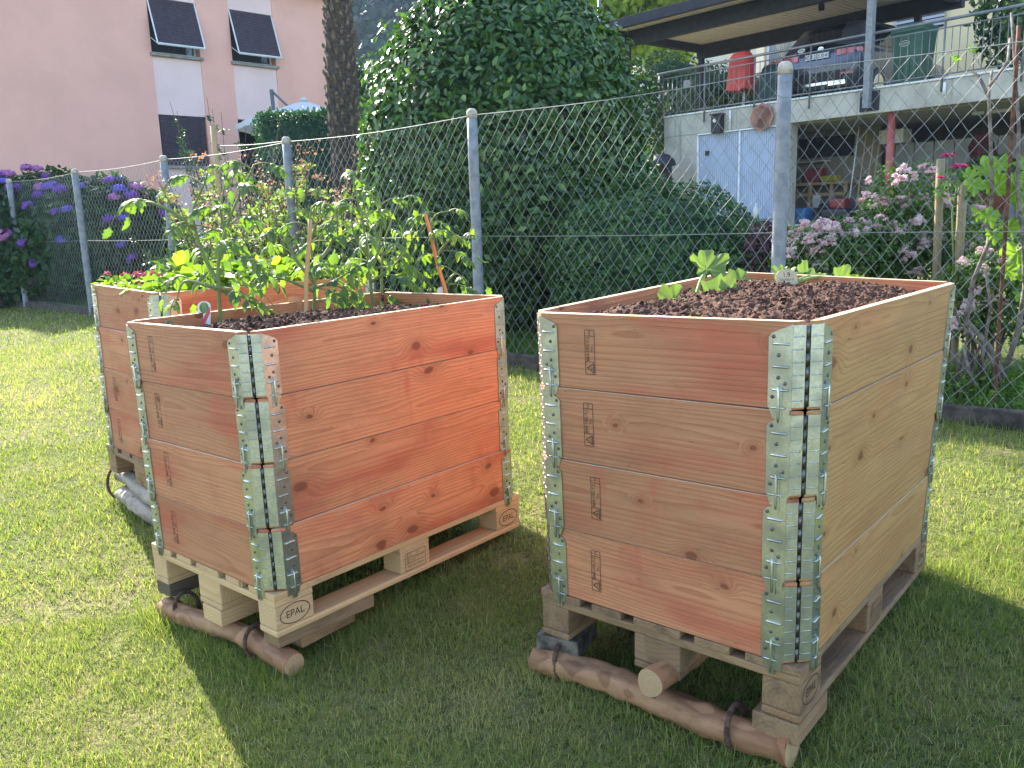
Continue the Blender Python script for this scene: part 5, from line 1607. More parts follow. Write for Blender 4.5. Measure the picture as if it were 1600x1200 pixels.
# ---------------------------------------------------------------- concrete garage with terrace on the right
TA = np.array([4.0751, 21.3218]); TE = np.array([.6395, -.7688]); TN = np.array([.7688, .6395])
def tw(v):
    """terrace coordinates (along its front edge, away from the garden, up) to world"""
    v = np.atleast_2d(np.asarray(v, float))
    return np.stack([TA[0]+TE[0]*v[:, 0]+TN[0]*v[:, 1], TA[1]+TE[1]*v[:, 0]+TN[1]*v[:, 1], v[:, 2]], 1)
def tbox(name, mat, lo, hi, parent, bev=.008, along=0):
    return lbox(MB(), tw, lo, hi, bev, along=along).build(name, mat, parent)
m, nt, b, out = new_mat('concrete'); q = NT(nt)
co = q.node('ShaderNodeTexCoord').outputs['Object']
n = q.noise(co, 2.2, 5, .65); n2 = q.noise(q.mul(co, (5, 5, .5)), 1, 4, .6)
c = q.mix(q.ramp(n, .35, .7), (.46, .44, .39), (.33, .31, .265))
c = q.mix(q.math('MULTIPLY', q.ramp(n2, .54, .72), .6), c, (.19, .175, .15))
q.ln(c, b.inputs['Base Color']); b.inputs['Roughness'].default_value = .9; q.bump(q.noise(co, 25, 3), .15, .01, b)
M['concrete'] = m
M['ceiling'] = plain_mat('ceiling', (.42, .39, .33), .9, var=.08)
M['inner_wall'] = plain_mat('inner_wall', (.32, .29, .25), .9, var=.1)
M['blue_door'] = plain_mat('blue_door', (.40, .46, .60), .6, var=.06, scale=3)
M['steel_dark'] = plain_mat('steel_dark', (.040, .042, .055), .75, .0, var=.15, spec=.2)
M['rail_steel'] = plain_mat('rail_steel', (.20, .22, .235), .5, .4, var=.2)
M['red_paint'] = plain_mat('red_paint', (.42, .10, .09), .6, var=.15)
M['shelf_wood'] = wood_mat('shelf_wood', (.45, .31, .18), (.30, .18, .09), (.4, .24, .12), (.2, .1, .05), contrast=.3, red_amt=.2, knots=.1)
M['black_plastic'] = plain_mat('black_plastic', (.025, .025, .028), .5, var=.2)
M['grey_panel'] = plain_mat('grey_panel', (.30, .30, .29), .7, var=.06)
ZF, ZS = .93, 3.53
def tg(e, n): p = tw([(e, n, 0)])[0]; return float(gz(p[0], p[1]))
def garage():
    root = empty('garage', tw([(4, 3, ZF)])[0], 'concrete garage with open bay and a parking terrace on its roof', 'garage')
    E0, E1, D = -.25, 11.5, 6.2
    tbox('slab', M['concrete'], (E0, 0, 3.07), (E1, D, ZS), root, .015)
    tbox('coping', M['white_frame'], (E0, -.03, ZS+.002), (E1, .10, ZS+.04), root)
    tbox('floor', M['concrete'], (E0, .02, -.4), (E1, D, ZF), root)
    tbox('wall', M['concrete'], (E0, .012, ZF+.002), (.76, .26, 3.068), root); tbox('wall', M['concrete'], (3.10, .012, ZF+.002), (3.24, .30, 3.068), root)
    tbox('wall', M['inner_wall'], (E0, D-.25, ZF+.002), (E1, D, 3.068), root)
    tbox('wall', M['inner_wall'], (E1-.25, .02, ZF+.002), (E1, D-.26, 3.068), root)
    tbox('wall', M['inner_wall'], (E0, .27, ZF+.002), (E0+.25, D-.26, 3.068), root)
    tbox('wall', M['inner_wall'], (.05, 2.45, ZF+.002), (4.0, 2.6, 3.068), root)
    tbox('ceiling', M['ceiling'], (.26, .31, 3.052), (E1-.26, D-.26, 3.066), root, 0)
    # ribbed double door
    for a, b in ((.80, 1.93), (1.97, 3.07)):
        mb = MB(); k = 0
        n = 20
        for i in range(n):
            x0 = a+(b-a)*i/n; x1 = a+(b-a)*(i+.86)/n
            lbox(mb, tw, (x0, .05, ZF+.05), (x1, .075, 3.03), .004)
        lbox(mb, tw, (a, .078, ZF+.05), (b, .10, 3.03))
        d = mb.build('shed_door', M['blue_door'], root)
        if a < 1: tbox('door_handle', M['black_plastic'], (a+.20, -.0, 2.55), (a+.29, .049, 2.66), d)
    mb = MB()
    for lo, hi in (((.762, .0, ZF), (.798, .048, 3.066)), ((1.935, .0, ZF), (1.966, .048, 3.03)), ((3.072, .0, ZF), (3.098, .048, 3.066)), ((.80, .0, 3.033), (3.07, .048, 3.066))): lbox(mb, tw, lo, hi)
    mb.build('door_frame', M['white_frame'], root)
    mb = MB(); mb.tube(list(tw([(5.36, .22, ZF), (5.36, .22, 3.068)])), .075, 14); mb.build('column', M['red_paint'], root)
    mb = MB(); mb.tube(list(tw([(1.72, -.045, 3.50), (1.72, -.045, 3.07)])), .022, 8); mb.build('drain_pipe', M['white_frame'], root)
    mb = MB(); mb.tube(list(tw([(6.45, -.04, 3.47), (6.45, -.04, 3.24)])), .03, 8); mb.build('drain_pipe', M['white_frame'], root)
    tbox('ceiling_lamp', M['white_frame'], (6.3, 1.6, 2.99), (7.1, 1.75, 3.05), root)
garage()
# railing on the terrace edge
def railing():
    root = empty('terrace_railing', tw([(4, -.06, ZS)])[0], 'grey steel railing with thin upright bars along the terrace edge', 'railing')
    A, B = -.4, 11.4
    for z, r, nm in ((ZS+1.04, .030, 'handrail'), (ZS+.90, .014, 'upper_rail'), (ZS+.09, .016, 'lower_rail')):
        mb = MB(); mb.tube(list(tw([(A, -.055, z), (B, -.055, z)])), r, 8); mb.build(nm, M['rail_steel'], root)
    x = A+.05; i = 0
    while x < B:
        mb = MB()
        if i % 10 == 0: mb.tube(list(tw([(x, -.055, ZS-.22), (x, -.055, ZS+1.04)])), .020, 8); nm = 'rail_post'
        else: mb.tube(list(tw([(x, -.055, ZS+.09), (x, -.055, ZS+.90)])), .0085, 5); nm = 'rail_bar'
        mb.build(nm, M['rail_steel'], root); x += .135; i += 1
railing()
# carport above the terrace
def carport():
    root = empty('carport', tw([(2, 2, ZS)])[0], 'dark steel carport with ribbed metal underside over the parked car', 'carport')
    E0, E1, N0, N1, Z = -2.05, 5.12, -.25, 4.05, 5.86
    # corrugated deck
    mb = MB()
    prof = []; x = E0
    while x < E1-.17:
        prof += [(x, Z), (x+.105, Z), (x+.112, Z+.055), (x+.148, Z+.055)]; x += .155
    n = len(prof)-1
    vs = [(p, N0, z) for p, z in prof]+[(p, N1, z) for p, z in prof]
    mb.add(tw(vs), [(i, i+1, n+2+i, n+1+i) for i in range(n)])
    mb.build('roof_deck', plain_mat('roof_deck', (.62, .57, .50), .6, .0, var=.06), root)
    tbox('roof_cover', M['steel_dark'], (E0, N0, Z+.06), (E1, N1, Z+.10), root)
    for nm, lo, hi in (('fascia', (E0-.10, N0-.14, Z-.10), (E1+.1, N0-.002, Z+.13)), ('fascia', (E0-.1, N1+.002, Z-.14), (E1+.1, N1+.10, Z+.16)), ('fascia', (E0-.10, N0, Z-.10), (E0-.002, N1, Z+.16)), ('fascia', (E1+.002, N0, Z-.14), (E1+.1, N1, Z+.16)),
                       ('beam', (E0+.002, .42, Z-.36), (E1, .60, Z-.004)), ('beam', (E0+.002, 3.55, Z-.36), (E1, 3.73, Z-.004)), ('beam', (E0+.002, N0+.002, Z-.20), (E0+.18, N1, Z-.006)), ('beam', (E1-.2, .605, Z-.26), (E1-.04, 3.545, Z-.006))):
        tbox(nm, M['steel_dark'], lo, hi, root)
    tbox('spotlight', M['black_plastic'], (2.6, 2.0, Z-.16), (2.7, 2.1, Z-.004), root)
    for e, n_, z0 in ((5.0, -.12, 3.17), (4.15, 3.62, ZS), (E0+.12, 3.62, ZS), (E0+.12, .55, 3.0)):
        z1 = Z-.365 if n_ > 0 else Z-.105
        c = tbox('post', M['post'] if n_ < 0 else M['steel_dark'], (e-.065, n_-.065, z0), (e+.065, n_+.065, z1), root)
        if n_ < 0: tbox('base_plate', M['steel_dark'], (e-.20, -.03, 3.12), (e+.20, -.002, 3.50), c)
carport()

# parked car, seen from behind
def car():
    cx, n0, z0 = 3.24, .95, ZS+.003
    root = empty('parked_car', tw([(cx, n0+2.2, z0)])[0], 'dark grey estate car parked on the terrace with its tail to the garden', 'car')
    def cw(v):
        v = np.atleast_2d(np.asarray(v, float)); return tw(np.stack([cx+1.05*v[:, 0], n0+1.05*v[:, 1], z0+1.05*v[:, 2]], 1))
    paint = plain_mat('car_paint', (.085, .09, .12), .28, .55, var=.05, coat=.6)
    trim = plain_mat('car_trim', (.018, .018, .02), .55)
    glass = plain_mat('car_glass', (.012, .012, .015), .06, spec=.7)
    lamp = plain_mat('tail_lens', (.52, .03, .06), .2, spec=.6, coat=.6)
    chrome = plain_mat('chrome', (.7, .7, .7), .2, .95)
    def loft(stations, close=True):
        """stations along the length: (y, [(x, z) half profile from bottom centre to top centre])"""
        V = []; F = []; m_ = None
        for y, pr in stations:
            ring = [(x, y, z) for x, z in pr]+[(-x, y, z) for x, z in pr[::-1]]
            m_ = len(ring); V += ring
        for i in range(len(stations)-1):
            for j in range(m_): F.append((i*m_+j, (i+1)*m_+j, (i+1)*m_+(j+1) % m_, i*m_+(j+1) % m_))
        F.append(tuple(range(m_))); F.append(tuple(range(len(V)-1, len(V)-1-m_, -1)))
        return V, F
    def prof(w, zb, zt, sh=.10):
        return [(w*.45, zb), (w*.86, zb+.01), (w*.97, zb+.10), (w, zb+.30), (w*.985, zt-.20), (w*.95, zt-sh*.6), (w*.86, zt), (w*.4, zt+.015)]
    st = [(0.02, prof(.78, .42, .92)), (.05, prof(.86, .36, 1.0)), (.13, prof(.92, .30, 1.07)), (.5, prof(.94, .24, 1.09)), (1.5, prof(.945, .22, 1.06)), (3.0, prof(.945, .22, 1.03)), (3.9, prof(.92, .24, .98)), (4.35, prof(.86, .28, .86)), (4.5, prof(.72, .36, .72))]
    v, f = loft(st); mb = MB(); mb.add(cw(v), f, smooth=True); mb.build('body', paint, root)
    def gh(w0, z0_, w1, z1): return [(w0*.5, z0_), (w0, z0_), (w0*.99, z0_+.05), (w1*1.03, z1-.10), (w1*.93, z1-.03), (w1*.6, z1+.004)]
    st = [(.14, gh(.84, 1.05, .80, 1.14)), (.30, gh(.86, 1.05, .76, 1.38)), (.52, gh(.87, 1.05, .69, 1.60)), (.9, gh(.88, 1.04, .66, 1.675)), (2.0, gh(.88, 1.02, .66, 1.68)), (2.7, gh(.88, 1.0, .64, 1.60)), (3.4, gh(.86, .98, .70, 1.05))]
    v, f = loft(st); mb = MB(); mb.add(cw(v), f, smooth=True); mb.build('cabin', paint, root)
    # rear window: curved pane over the sloping tail
    def sheet(rows, mat, name, th=.006, mirror=False):
        V = []; n = len(rows[0])
        for r_ in rows: V += list(r_)
        F = [(i*n+j, i*n+j+1, (i+1)*n+j+1, (i+1)*n+j) for i in range(len(rows)-1) for j in range(n-1)]
        k = len(V); V2 = [(x, y+th, z) for x, y, z in V]
        F += [tuple(q+k for q in r_[::-1]) for r_ in F]
        mb = MB(); mb.add(cw(V+V2), F, smooth=True); return mb.build(name, mat, root)
    rows = []
    for t in np.linspace(0, 1, 6):
        z = 1.08+.49*t; y = float(np.interp(z, [1.05, 1.14, 1.38, 1.60], [.10, .125, .285, .505])); w = .80-.15*t
        rows.append([(x*w, y+.07*abs(x)**3, z) for x in np.linspace(-1, 1, 13)])
    rw = sheet(rows, glass, 'rear_window')
    sheet([[(x*.60, .46+.10*abs(x)**3, 1.62), ] for x in ()] or [[(x*.62, .40+.06*abs(x)**3, 1.635) for x in np.linspace(-1, 1, 9)], [(x*.62, .60, 1.675) for x in np.linspace(-1, 1, 9)]], trim, 'spoiler', .03)
    for s in (-1, 1):
        mb = MB(); q = [(s*.873, .62, 1.10), (s*.70, .80, 1.57), (s*.675, 2.2, 1.58), (s*.80, 3.05, 1.12)]
        q = [(s*.885, .60, 1.10), (s*.765, .78, 1.53), (s*.745, 2.2, 1.54), (s*.87, 3.0, 1.10)]
        mb.add(cw(q+[(x-s*.03, y, z) for x, y, z in q]), [(0, 1, 2, 3), (7, 6, 5, 4)]+[(i, i+4, (i+1) % 4+4, (i+1) % 4) for i in range(4)]); mb.build('side_window', glass, root)
        # tail light wrapping round the corner
        rows = [[(s*x, y, z+dz) for x, y in ((.44, -.005), (.62, .0), (.78, .035), (.88, .10), (.945, .26))] for z, dz in ((.885, 0), (.925, 0), (.965, 0), (1.0, 0))]
        rows[0] = [(x, y, z+.03*i/4) for i, (x, y, z) in enumerate(rows[0])]
        sheet(rows, lamp, 'tail_light', .03)
        sheet([[(s*x, y, z) for x, y in ((.55, -.03), (.70, -.015), (.80, .03))] for z in (.50, .54)], lamp, 'reflector', .03)
        sheet([[(s*x, y, z) for x, y in ((.28, -.035), (.50, -.03), (.66, -.01))] for z in (.31, .335, .36)], chrome, 'exhaust_trim', .04)
        mb = MB(); mb.box((s*.93, 2.75, 1.02), (s*1.10, 2.85, 1.15), .03, xf=cw); mb.build('mirror', paint, root)
        for yw in (.80, 3.55):
            wh = MB(); wh.tube(list(cw([(s*.72, yw, .33), (s*.74, yw, .33), (s*.945, yw, .33), (s*.955, yw, .33)])), [.30, .335, .335, .30], 28); w_ = wh.build('wheel', trim, root)
            rm = MB(); rm.tube(list(cw([(s*.952, yw, .33), (s*.962, yw, .33)])), [.22, .20], 20); rm.build('rim', chrome, w_)
    # bumper, silver strip, tailgate crease and plate
    sheet([[(x*.90, -.02+.16*abs(x)**4, z) for x in np.linspace(-1, 1, 15)] for z in (.26, .36, .50, .60)], trim, 'bumper', .05)
    sheet([[(x*.74, -.035+.10*abs(x)**4, z) for x in np.linspace(-1, 1, 13)] for z in (.345, .375, .40)], chrome, 'bumper_strip', .03)
    sheet([[(x*.70, .0+.05*abs(x)**4, z) for x in np.linspace(-1, 1, 11)] for z in (.66, .70, .735)], paint, 'tailgate_lip', .05)
    pl = MB(); pl.box((-.27, -.022, .875), (.27, -.008, .985), .004, xf=cw); pl = pl.build('number_plate', plain_mat('plate_white', (.75, .75, .73), .4), root)
    v, f = text_mesh('ZH\u00b7235314', .105, .92); mb = MB(); mb.add(cw([(q[0]+.005, -.0235, .93+q[1]) for q in v]), f); mb.build('lettering', M['ink'], pl)
    for x0, mat, cr in ((-.235, M['card_red'], True), (.238, plain_mat('shield_blue', (.08, .16, .45), .4), False)):
        sh = [(-.02, .03), (.02, .03), (.02, -.005), (0, -.032), (-.02, -.005)]
        mb = MB(); mb.add(cw([(x0+a, -.0235, .932+c) for a, c in sh]), [(0, 4, 3, 2, 1)]); so = mb.build('shield', mat, pl)
        if cr: v, f = bars([((-.011, .004), (.011, .004)), ((0, -.007), (0, .015))], .007)
        else: v, f = bars([((-.018, .026), (.018, -.004))], .014)
        mb = MB(); mb.add(cw([(x0+a, -.0245, .932+c) for a, c, _ in v]), f); mb.build('shield_mark', M['card_white'], pl)
    # oval country sticker and emblem
    a_ = np.linspace(0, 2*PI, 25)[:-1]
    yy = lambda z: float(np.interp(z, [1.05, 1.14, 1.38, 1.60], [.10, .125, .285, .505]))
    mb = MB(); mb.add(cw([(-.44+.085*math.cos(a), yy(1.125+.05*math.sin(a))-.012+.012, 1.125+.05*math.sin(a)) for a in a_]), [tuple(range(24))]); so = mb.build('sticker', M['card_white'], root)
    v, f = text_mesh('CH', .07); mb = MB(); mb.add(cw([(-.44+q[0], yy(1.125+q[1])-.004, 1.125+q[1]) for q in v]), f); mb.build('lettering', M['ink'], so)
    v, f = plate_of([ring_mesh(.062, .036, .011, 28), bars([((-.022, -.026), (-.008, .024)), ((.008, -.024), (.022, .026)), ((-.016, -.006), (.016, .006))], .010)])
    mb = MB(); mb.add(cw([(q[0]+.02, yy(1.09)-.012, 1.092+q[1]) for q in v]), f); mb.build('emblem', chrome, root)
car()

# bins, covered barbecue
def wheelie_bin(name, e, n_, w, h, label, mat, lidmat, emblem=False):
    root = empty(name, tw([(e, n_+w/2, ZS)])[0], label, 'bin', None)
    mb = MB(); k = .82
    v = [(e+sx*w/2*s, n_+w/2+sy*w/2*s, z) for z, s in ((ZS+.06, k), (ZS+h-.12, 1.0), (ZS+h-.10, 1.06), (ZS+h-.05, 1.06)) for sx, sy in ((-1, -1), (1, -1), (1, 1), (-1, 1))]
    f = [(3, 2, 1, 0)]+[(i*4+j, i*4+(j+1) % 4, i*4+4+(j+1) % 4, i*4+4+j) for i in range(3) for j in range(4)]+[(12, 13, 14, 15)]
    mb.add(tw(v), f)
    for i in range(4): lbox(mb, tw, (e-w*.36+i*w*.22, n_-.0+.022, ZS+.12), (e-w*.33+i*w*.22, n_+.06, ZS+h-.16))
    mb.build('container', mat, root)
    mb = MB(); lbox(mb, tw, (e-w*.54, n_-.03, ZS+h-.048), (e+w*.54, n_+w*1.05, ZS+h+.01), .02); lbox(mb, tw, (e-w*.42, n_+.06, ZS+h+.011), (e+w*.42, n_+w*.9, ZS+h+.05), .02); mb.build('lid', lidmat, root)
    for s in (-1, 1):
        mb = MB(); mb.tube(list(tw([(e+s*w*.40, n_+w*.92, ZS+.10), (e+s*w*.50, n_+w*.92, ZS+.10)])), .10, 14); mb.build('wheel', M['black_plastic'], root)
    if emblem:
        mb = MB(); v, f = plate_of([ring_mesh(.10, .055, .010, 28), bars([((-.06, .015), (.06, .015)), ((-.06, -.012), (.06, -.012))], .008)])
        mb.add(tw([(e-.04+q[0], n_-.004, ZS+h*.72+q[1]) for q in v]), f); mb.build('mark', M['card_white'], root)
M['bin_green'] = plain_mat('bin_green', (.035, .11, .075), .5, var=.12)
M['bin_dark'] = plain_mat('bin_dark', (.018, .055, .05), .6, var=.2)
wheelie_bin('wheelie_bin', 5.55, .25, .60, 1.12, 'green wheelie bin with a pale oval mark right of the parked car', M['bin_green'], M['bin_green'], True)
def compost_bin():
    root = empty('compost_bin', tw([(2.42, .5, ZS)])[0], 'dark green round topped compost bin left of the parked car', 'bin')
    mb = MB(); c = tw([(2.42, .5, ZS)])[0]
    mb.tube([c, c+np.array([0, 0, .45]), c+np.array([0, 0, .70]), c+np.array([0, 0, .80])], [.37, .33, .26, .22], 8, smooth=False); mb.build('container', M['bin_dark'], root)
    mb = MB(); mb.tube([c+np.array([0, 0, .801]), c+np.array([0, 0, .86]), c+np.array([0, 0, .90])], [.23, .18, .05], 16); mb.build('lid', M['bin_dark'], root)
compost_bin()
def red_cover():
    root = empty('covered_barbecue', tw([(1.72, .35, ZS)])[0], 'narrow barbecue on a pole under a bright red cover', 'barbecue')
    M['red_cover'] = plain_mat('red_cover', (.62, .055, .035), .55, var=.1, scale=5, bump=.05)
    mb = MB(); V = []; n = 36; zs = (.42, .60, .80, 1.0, 1.15, 1.24, 1.27)
    hw_ = (.31, .30, .28, .265, .25, .18, .02); hd_ = (.24, .23, .21, .20, .18, .12, .02)
    for z, a, b in zip(zs, hw_, hd_):
        for j in range(n):
            t = 2*PI*j/n
            k = 1+.05*math.sin(t*7+z*3)*(1.3-z)+.02*math.sin(t*13)
            sx = abs(math.cos(t))**.5*math.copysign(1, math.cos(t)); sy = abs(math.sin(t))**.5*math.copysign(1, math.sin(t))
            V.append((1.72+a*k*sx, .35+b*k*sy, ZS+z+.02*math.sin(t*5)*(z < .5)))
    f = [(i*n+j, i*n+(j+1) % n, (i+1)*n+(j+1) % n, (i+1)*n+j) for i in range(len(zs)-1) for j in range(n)]+[tuple((len(zs)-1)*n+j for j in range(n))]
    mb.add(tw(V), f, smooth=True); mb.build('cover', M['red_cover'], root)
    mb = MB(); mb.tube(list(tw([(1.80, .35, ZS), (1.80, .35, ZS+.5)])), .025, 8); mb.build('pole', M['white_frame'], root)
    mb = MB(); lbox(mb, tw, (1.58, .15, ZS+.002), (2.0, .55, ZS+.04), .01); mb.build('foot', M['black_plastic'], root)
red_cover()
o = tag(lbox(MB(), tw, (.42, -.10, ZS+.62), (.62, -.085, ZS+.78), .004).build('rail_sign', M['sill']), 'small beige blank sign on the terrace railing', 'sign')

# things on and in front of the garage wall
mb = MB(); c = tw([(2.57, -.03, 3.26)])[0]; dn = np.array([-TN[0], -TN[1], 0])
mb.tube([c, c+dn*.035, c+dn*.05, c+dn*.05, c+dn*.03], [.29, .30, .30, .255, .245], 8, smooth=False)
tag(mb.build('wall_plate', plain_mat('terracotta', (.40, .20, .15), .85, var=.2)), 'eight sided terracotta plate hung above the blue doors', 'wall plate')
def lantern():
    root = empty('wall_lamp', tw([(1.39, 0, 3.1)])[0], 'black box lamp with a pale spot on the concrete wall', 'lamp')
    tbox('housing', M['black_plastic'], (1.27, -.16, 3.02), (1.53, .008, 3.42), root, .02)
    tbox('cover', M['black_plastic'], (1.24, -.19, 3.421), (1.56, .008, 3.46), root, .01)
    mb = MB(); c = tw([(1.38, -.163, 3.30)])[0]; mb.tube([c, c+dn*.012], .045, 12); mb.build('lens', M['card_white'], root)
lantern()
def kettle():
    e, n_ = .30, -.75; z = tg(e, n_)
    root = empty('kettle_grill', tw([(e, n_, z)])[0], 'covered dark garden grill with a white side in front of the concrete wall', 'grill')
    c = tw([(e, n_, 0)])[0]; zt = 2.62
    cov = plain_mat('grill_cover', (.03, .032, .045), .5, var=.3)
    mb = MB(); mb.tube([np.array([c[0], c[1], z]), ]*1+[np.array([c[0], c[1], q]) for q in (1.75, 2.05, 2.33, 2.36, 2.48, 2.60, 2.64)], [.10, .22, .25, .25, .36, .33, .2, .05], 16, wob=.03); mb.build('cover', cov, root)
    d = TE*-.28
    mb = MB(); mb.tube([np.array([c[0]+d[0]-.05, c[1]+d[1]-.2, q]) for q in (1.9, 2.05, 2.3, 2.42)], [.05, .11, .11, .05], 10); mb.build('side_panel', M['card_white'], root)
kettle()
def bench():
    e0, e1, n0 = 2.15, 3.0, -.62; z = tg(2.6, n0)
    root = empty('garden_bench', tw([(2.6, n0+.2, z)])[0], 'low grey bench in front of the blue doors', 'bench')
    t = tbox('seat', M['sill'], (e0, n0, 1.02), (e1, n0+.42, 1.07), root)
    for e in (e0+.04, e1-.12): tbox('leg', M['dark_wood'], (e, n0+.03, z-.05), (e+.08, n0+.39, 1.018), root)
    tbox('side_panel', M['dark_wood'], (e0+.13, n0+.03, .72), (e1-.13, n0+.06, 1.0), root)
bench()
mb = MB(); c = tw([(2.72, -.42, 1.071)])[0]; mb.tube([c, c+np.array([0, 0, .20]), c+np.array([0, 0, .27]), c+np.array([0, 0, .34])], [.06, .06, .025, .022], 12); tag(mb.build('bottle', M['card_white']), 'white bottle standing on the low grey bench', 'bottle')

# inside the open bay
TW0 = tw
def shifted(de):
    return lambda v: TW0(np.atleast_2d(np.asarray(v, float))+np.array([de, 0, 0]))
tw = shifted(-1.3)
def shelfthings():
    root = empty('workbench', tw([(4.1, 2.1, ZF)])[0], 'wooden workbench against the back wall of the garage bay', 'workbench')
    tbox('worktop', M['shelf_wood'], (3.30, 1.75, ZF+.86), (4.95, 2.44, ZF+.92), root)
    for e in (3.36, 3.95, 4.5, 4.84): tbox('leg', M['shelf_wood'], (e, 1.78, ZF), (e+.07, 1.85, ZF+.858), root, along=2)
    tbox('cross_rail', M['shelf_wood'], (3.43, 1.79, ZF+.60), (4.83, 1.83, ZF+.68), root)
    r2 = empty('wall_shelf', tw([(4.0, 2.3, 2.35)])[0], 'dark board and thin shelf high on the garage back wall', 'shelf')
    tbox('board', M['steel_dark'], (3.30, 2.40, 2.45), (4.7, 2.448, 2.92), r2); tbox('shelf', M['card_white'], (3.30, 2.15, 2.34), (4.15, 2.395, 2.365), r2)
    tag(tbox('notice', M['card_white'], (4.12, 1.735, ZF+.36), (4.32, 1.748, ZF+.66), None) if False else lbox(MB(), tw, (4.10, 1.735, 1.27), (4.30, 1.745, 1.56), .002).build('notice', M['card_white']), 'white sheet of paper pinned to the front of the workbench', 'paper')
    tag(lbox(MB(), tw, (3.75, 1.9, ZF+.922), (4.18, 2.2, ZF+1.26), .03).build('tool_box', plain_mat('tool_red', (.30, .06, .07), .5)), 'dark red tool box on the workbench', 'tool box')
    tag(lbox(MB(), tw, (4.22, 1.85, ZF+.922), (4.60, 2.1, ZF+1.07), .04).build('storage_box', plain_mat('tool_yellow', (.42, .38, .03), .5)), 'flat yellow box on the workbench', 'box')
    tag(lbox(MB(), tw, (3.38, 1.9, ZF+.922), (3.66, 2.2, ZF+1.20), .03).build('storage_box', plain_mat('tool_green', (.08, .14, .11), .6)), 'dark green box at the left end of the workbench', 'box')
shelfthings()
tw = shifted(-.55)
for i, (e, mt, lab, zt) in enumerate(((4.52, 'card_white', 'white handled rake leaning in the garage bay', 3.0), (4.70, 'shelf_wood', 'thin wooden handled hoe leaning in the garage bay', 2.9), (4.88, 'shelf_wood', 'wooden handled broom with a tan head in the garage bay', 2.85), (5.02, 'shelf_wood', 'wooden handled shovel nearest the red column', 2.8))):
    root = empty('garden_tool', tw([(e, 1.2, ZF)])[0], lab, 'garden tool', 'long handled tools in the garage bay')
    mb = MB(); mb.tube(list(tw([(e, 1.2, ZF+.05), (e+.03, 1.5, zt)])), .016, 6); mb.build('handle', M[mt], root)
    mb = MB()
    if i == 2: lbox(mb, tw, (e-.14, 1.1, ZF+.02), (e+.14, 1.28, ZF+.55), .06)
    elif i == 0: lbox(mb, tw, (e-.11, 1.15, ZF+.02), (e+.11, 1.2, ZF+.36), .04)
    else: lbox(mb, tw, (e-.10, 1.14, ZF+.0), (e+.10, 1.22, ZF+.28), .02)
    mb.build('head', [plain_mat('blue_head', (.05, .20, .40), .5), M['steel_dark'], plain_mat('tan_head', (.42, .28, .10), .8), M['steel_dark']][i], root)
tw = shifted(-.6)
def mower(e, n_, label, col):
    root = empty('lawn_mower', tw([(e, n_, ZF)])[0], label, 'lawn mower')
    tbox('deck', M['black_plastic'], (e-.30, n_-.25, ZF+.10), (e+.30, n_+.40, ZF+.30), root, .06)
    tbox('engine', plain_mat('mower_'+str(e), col, .4), (e-.18, n_-.12, ZF+.302), (e+.18, n_+.2, ZF+.52), root, .06)
    for s in (-1, 1):
        for yy in (-.2, .35):
            mb = MB(); mb.tube(list(tw([(e+s*.31, n_+yy, ZF+.11), (e+s*.36, n_+yy, ZF+.11)])), .11, 14); mb.build('wheel', M['black_plastic'], root)
    mb = MB(); mb.tube(list(tw([(e-.2, n_+.35, ZF+.3), (e-.2, n_+.9, ZF+.95), (e+.2, n_+.9, ZF+.95), (e+.2, n_+.35, ZF+.3)])), .016, 6); mb.build('handle', M['black_plastic'], root)
mower(4.75, .55, 'black lawn mower with a dark red engine in the garage bay', (.22, .03, .03))
tag(lbox(MB(), tw, (3.55, .5, ZF+.002), (3.95, .9, ZF+.34), .05).build('bucket', plain_mat('tub_blue', (.06, .18, .38), .5)), 'blue tub on the floor of the garage bay', 'tub')
tag(lbox(MB(), tw, (4.0, .95, ZF+.002), (4.45, 1.3, ZF+.42), .05).build('storage_box', M['black_plastic']), 'black box on the garage floor beside the blue tub', 'box')
tag(lbox(MB(), tw, (3.30, .9, ZF+.002), (3.52, 1.3, ZF+.30), .05).build('storage_box', M['bin_dark']), 'dark green box on the garage floor by the dividing wall', 'box')
tag(lbox(MB(), tw, (4.2, 1.9, ZF+.002), (4.6, 2.3, ZF+.55), .04).build('storage_box', plain_mat('crate_blue', (.06, .10, .22), .6)), 'dark blue crate under the workbench in the garage bay', 'box')
tag(lbox(MB(), tw, (5.1, 1.0, ZF+.002), (5.6, 1.5, ZF+.62), .05).build('storage_box', M['steel_dark']), 'dark grey chest beside the red column in the garage bay', 'box')
tw = shifted(-1.5)
def cabinet():
    root = empty('folding_partition', tw([(7, 3.5, ZF)])[0], 'grey ribbed partition in the right part of the garage', 'partition')
    for i in range(14):
        e = 5.62+i*.215
        tbox('panel', M['grey_panel'], (e, 2.5+.03*(i % 2), ZF+.01), (e+.205, 2.56+.03*(i % 2), 2.62), root)
    tbox('white_box', M['card_white'], (5.60, 2.2, 2.622), (6.15, 2.6, 2.92), root)
cabinet()
def coat():
    root = empty('hanging_coat', tw([(8.0, 1.6, 2.0)])[0], 'dark red coat and gear hanging at the right of the garage', 'coat')
    mb = MB(); c = tw([(8.05, 1.6, 0)])[0]
    mb.tube([np.array([c[0]+.03*math.sin(z*4), c[1], z]) for z in (1.75, 1.95, 2.2, 2.4, 2.55, 2.66)], [.14, .23, .24, .21, .15, .05], 12, wob=.12); mb.build('body', plain_mat('coat_red', (.10, .025, .025), .9, var=.4, bump=.3), root)
    mb = MB(); mb.tube([np.array([c[0], c[1], 2.66]), np.array([c[0], c[1], 3.05])], .012, 6); mb.build('hook', M['steel_dark'], root)
coat()
tw = shifted(-.7)
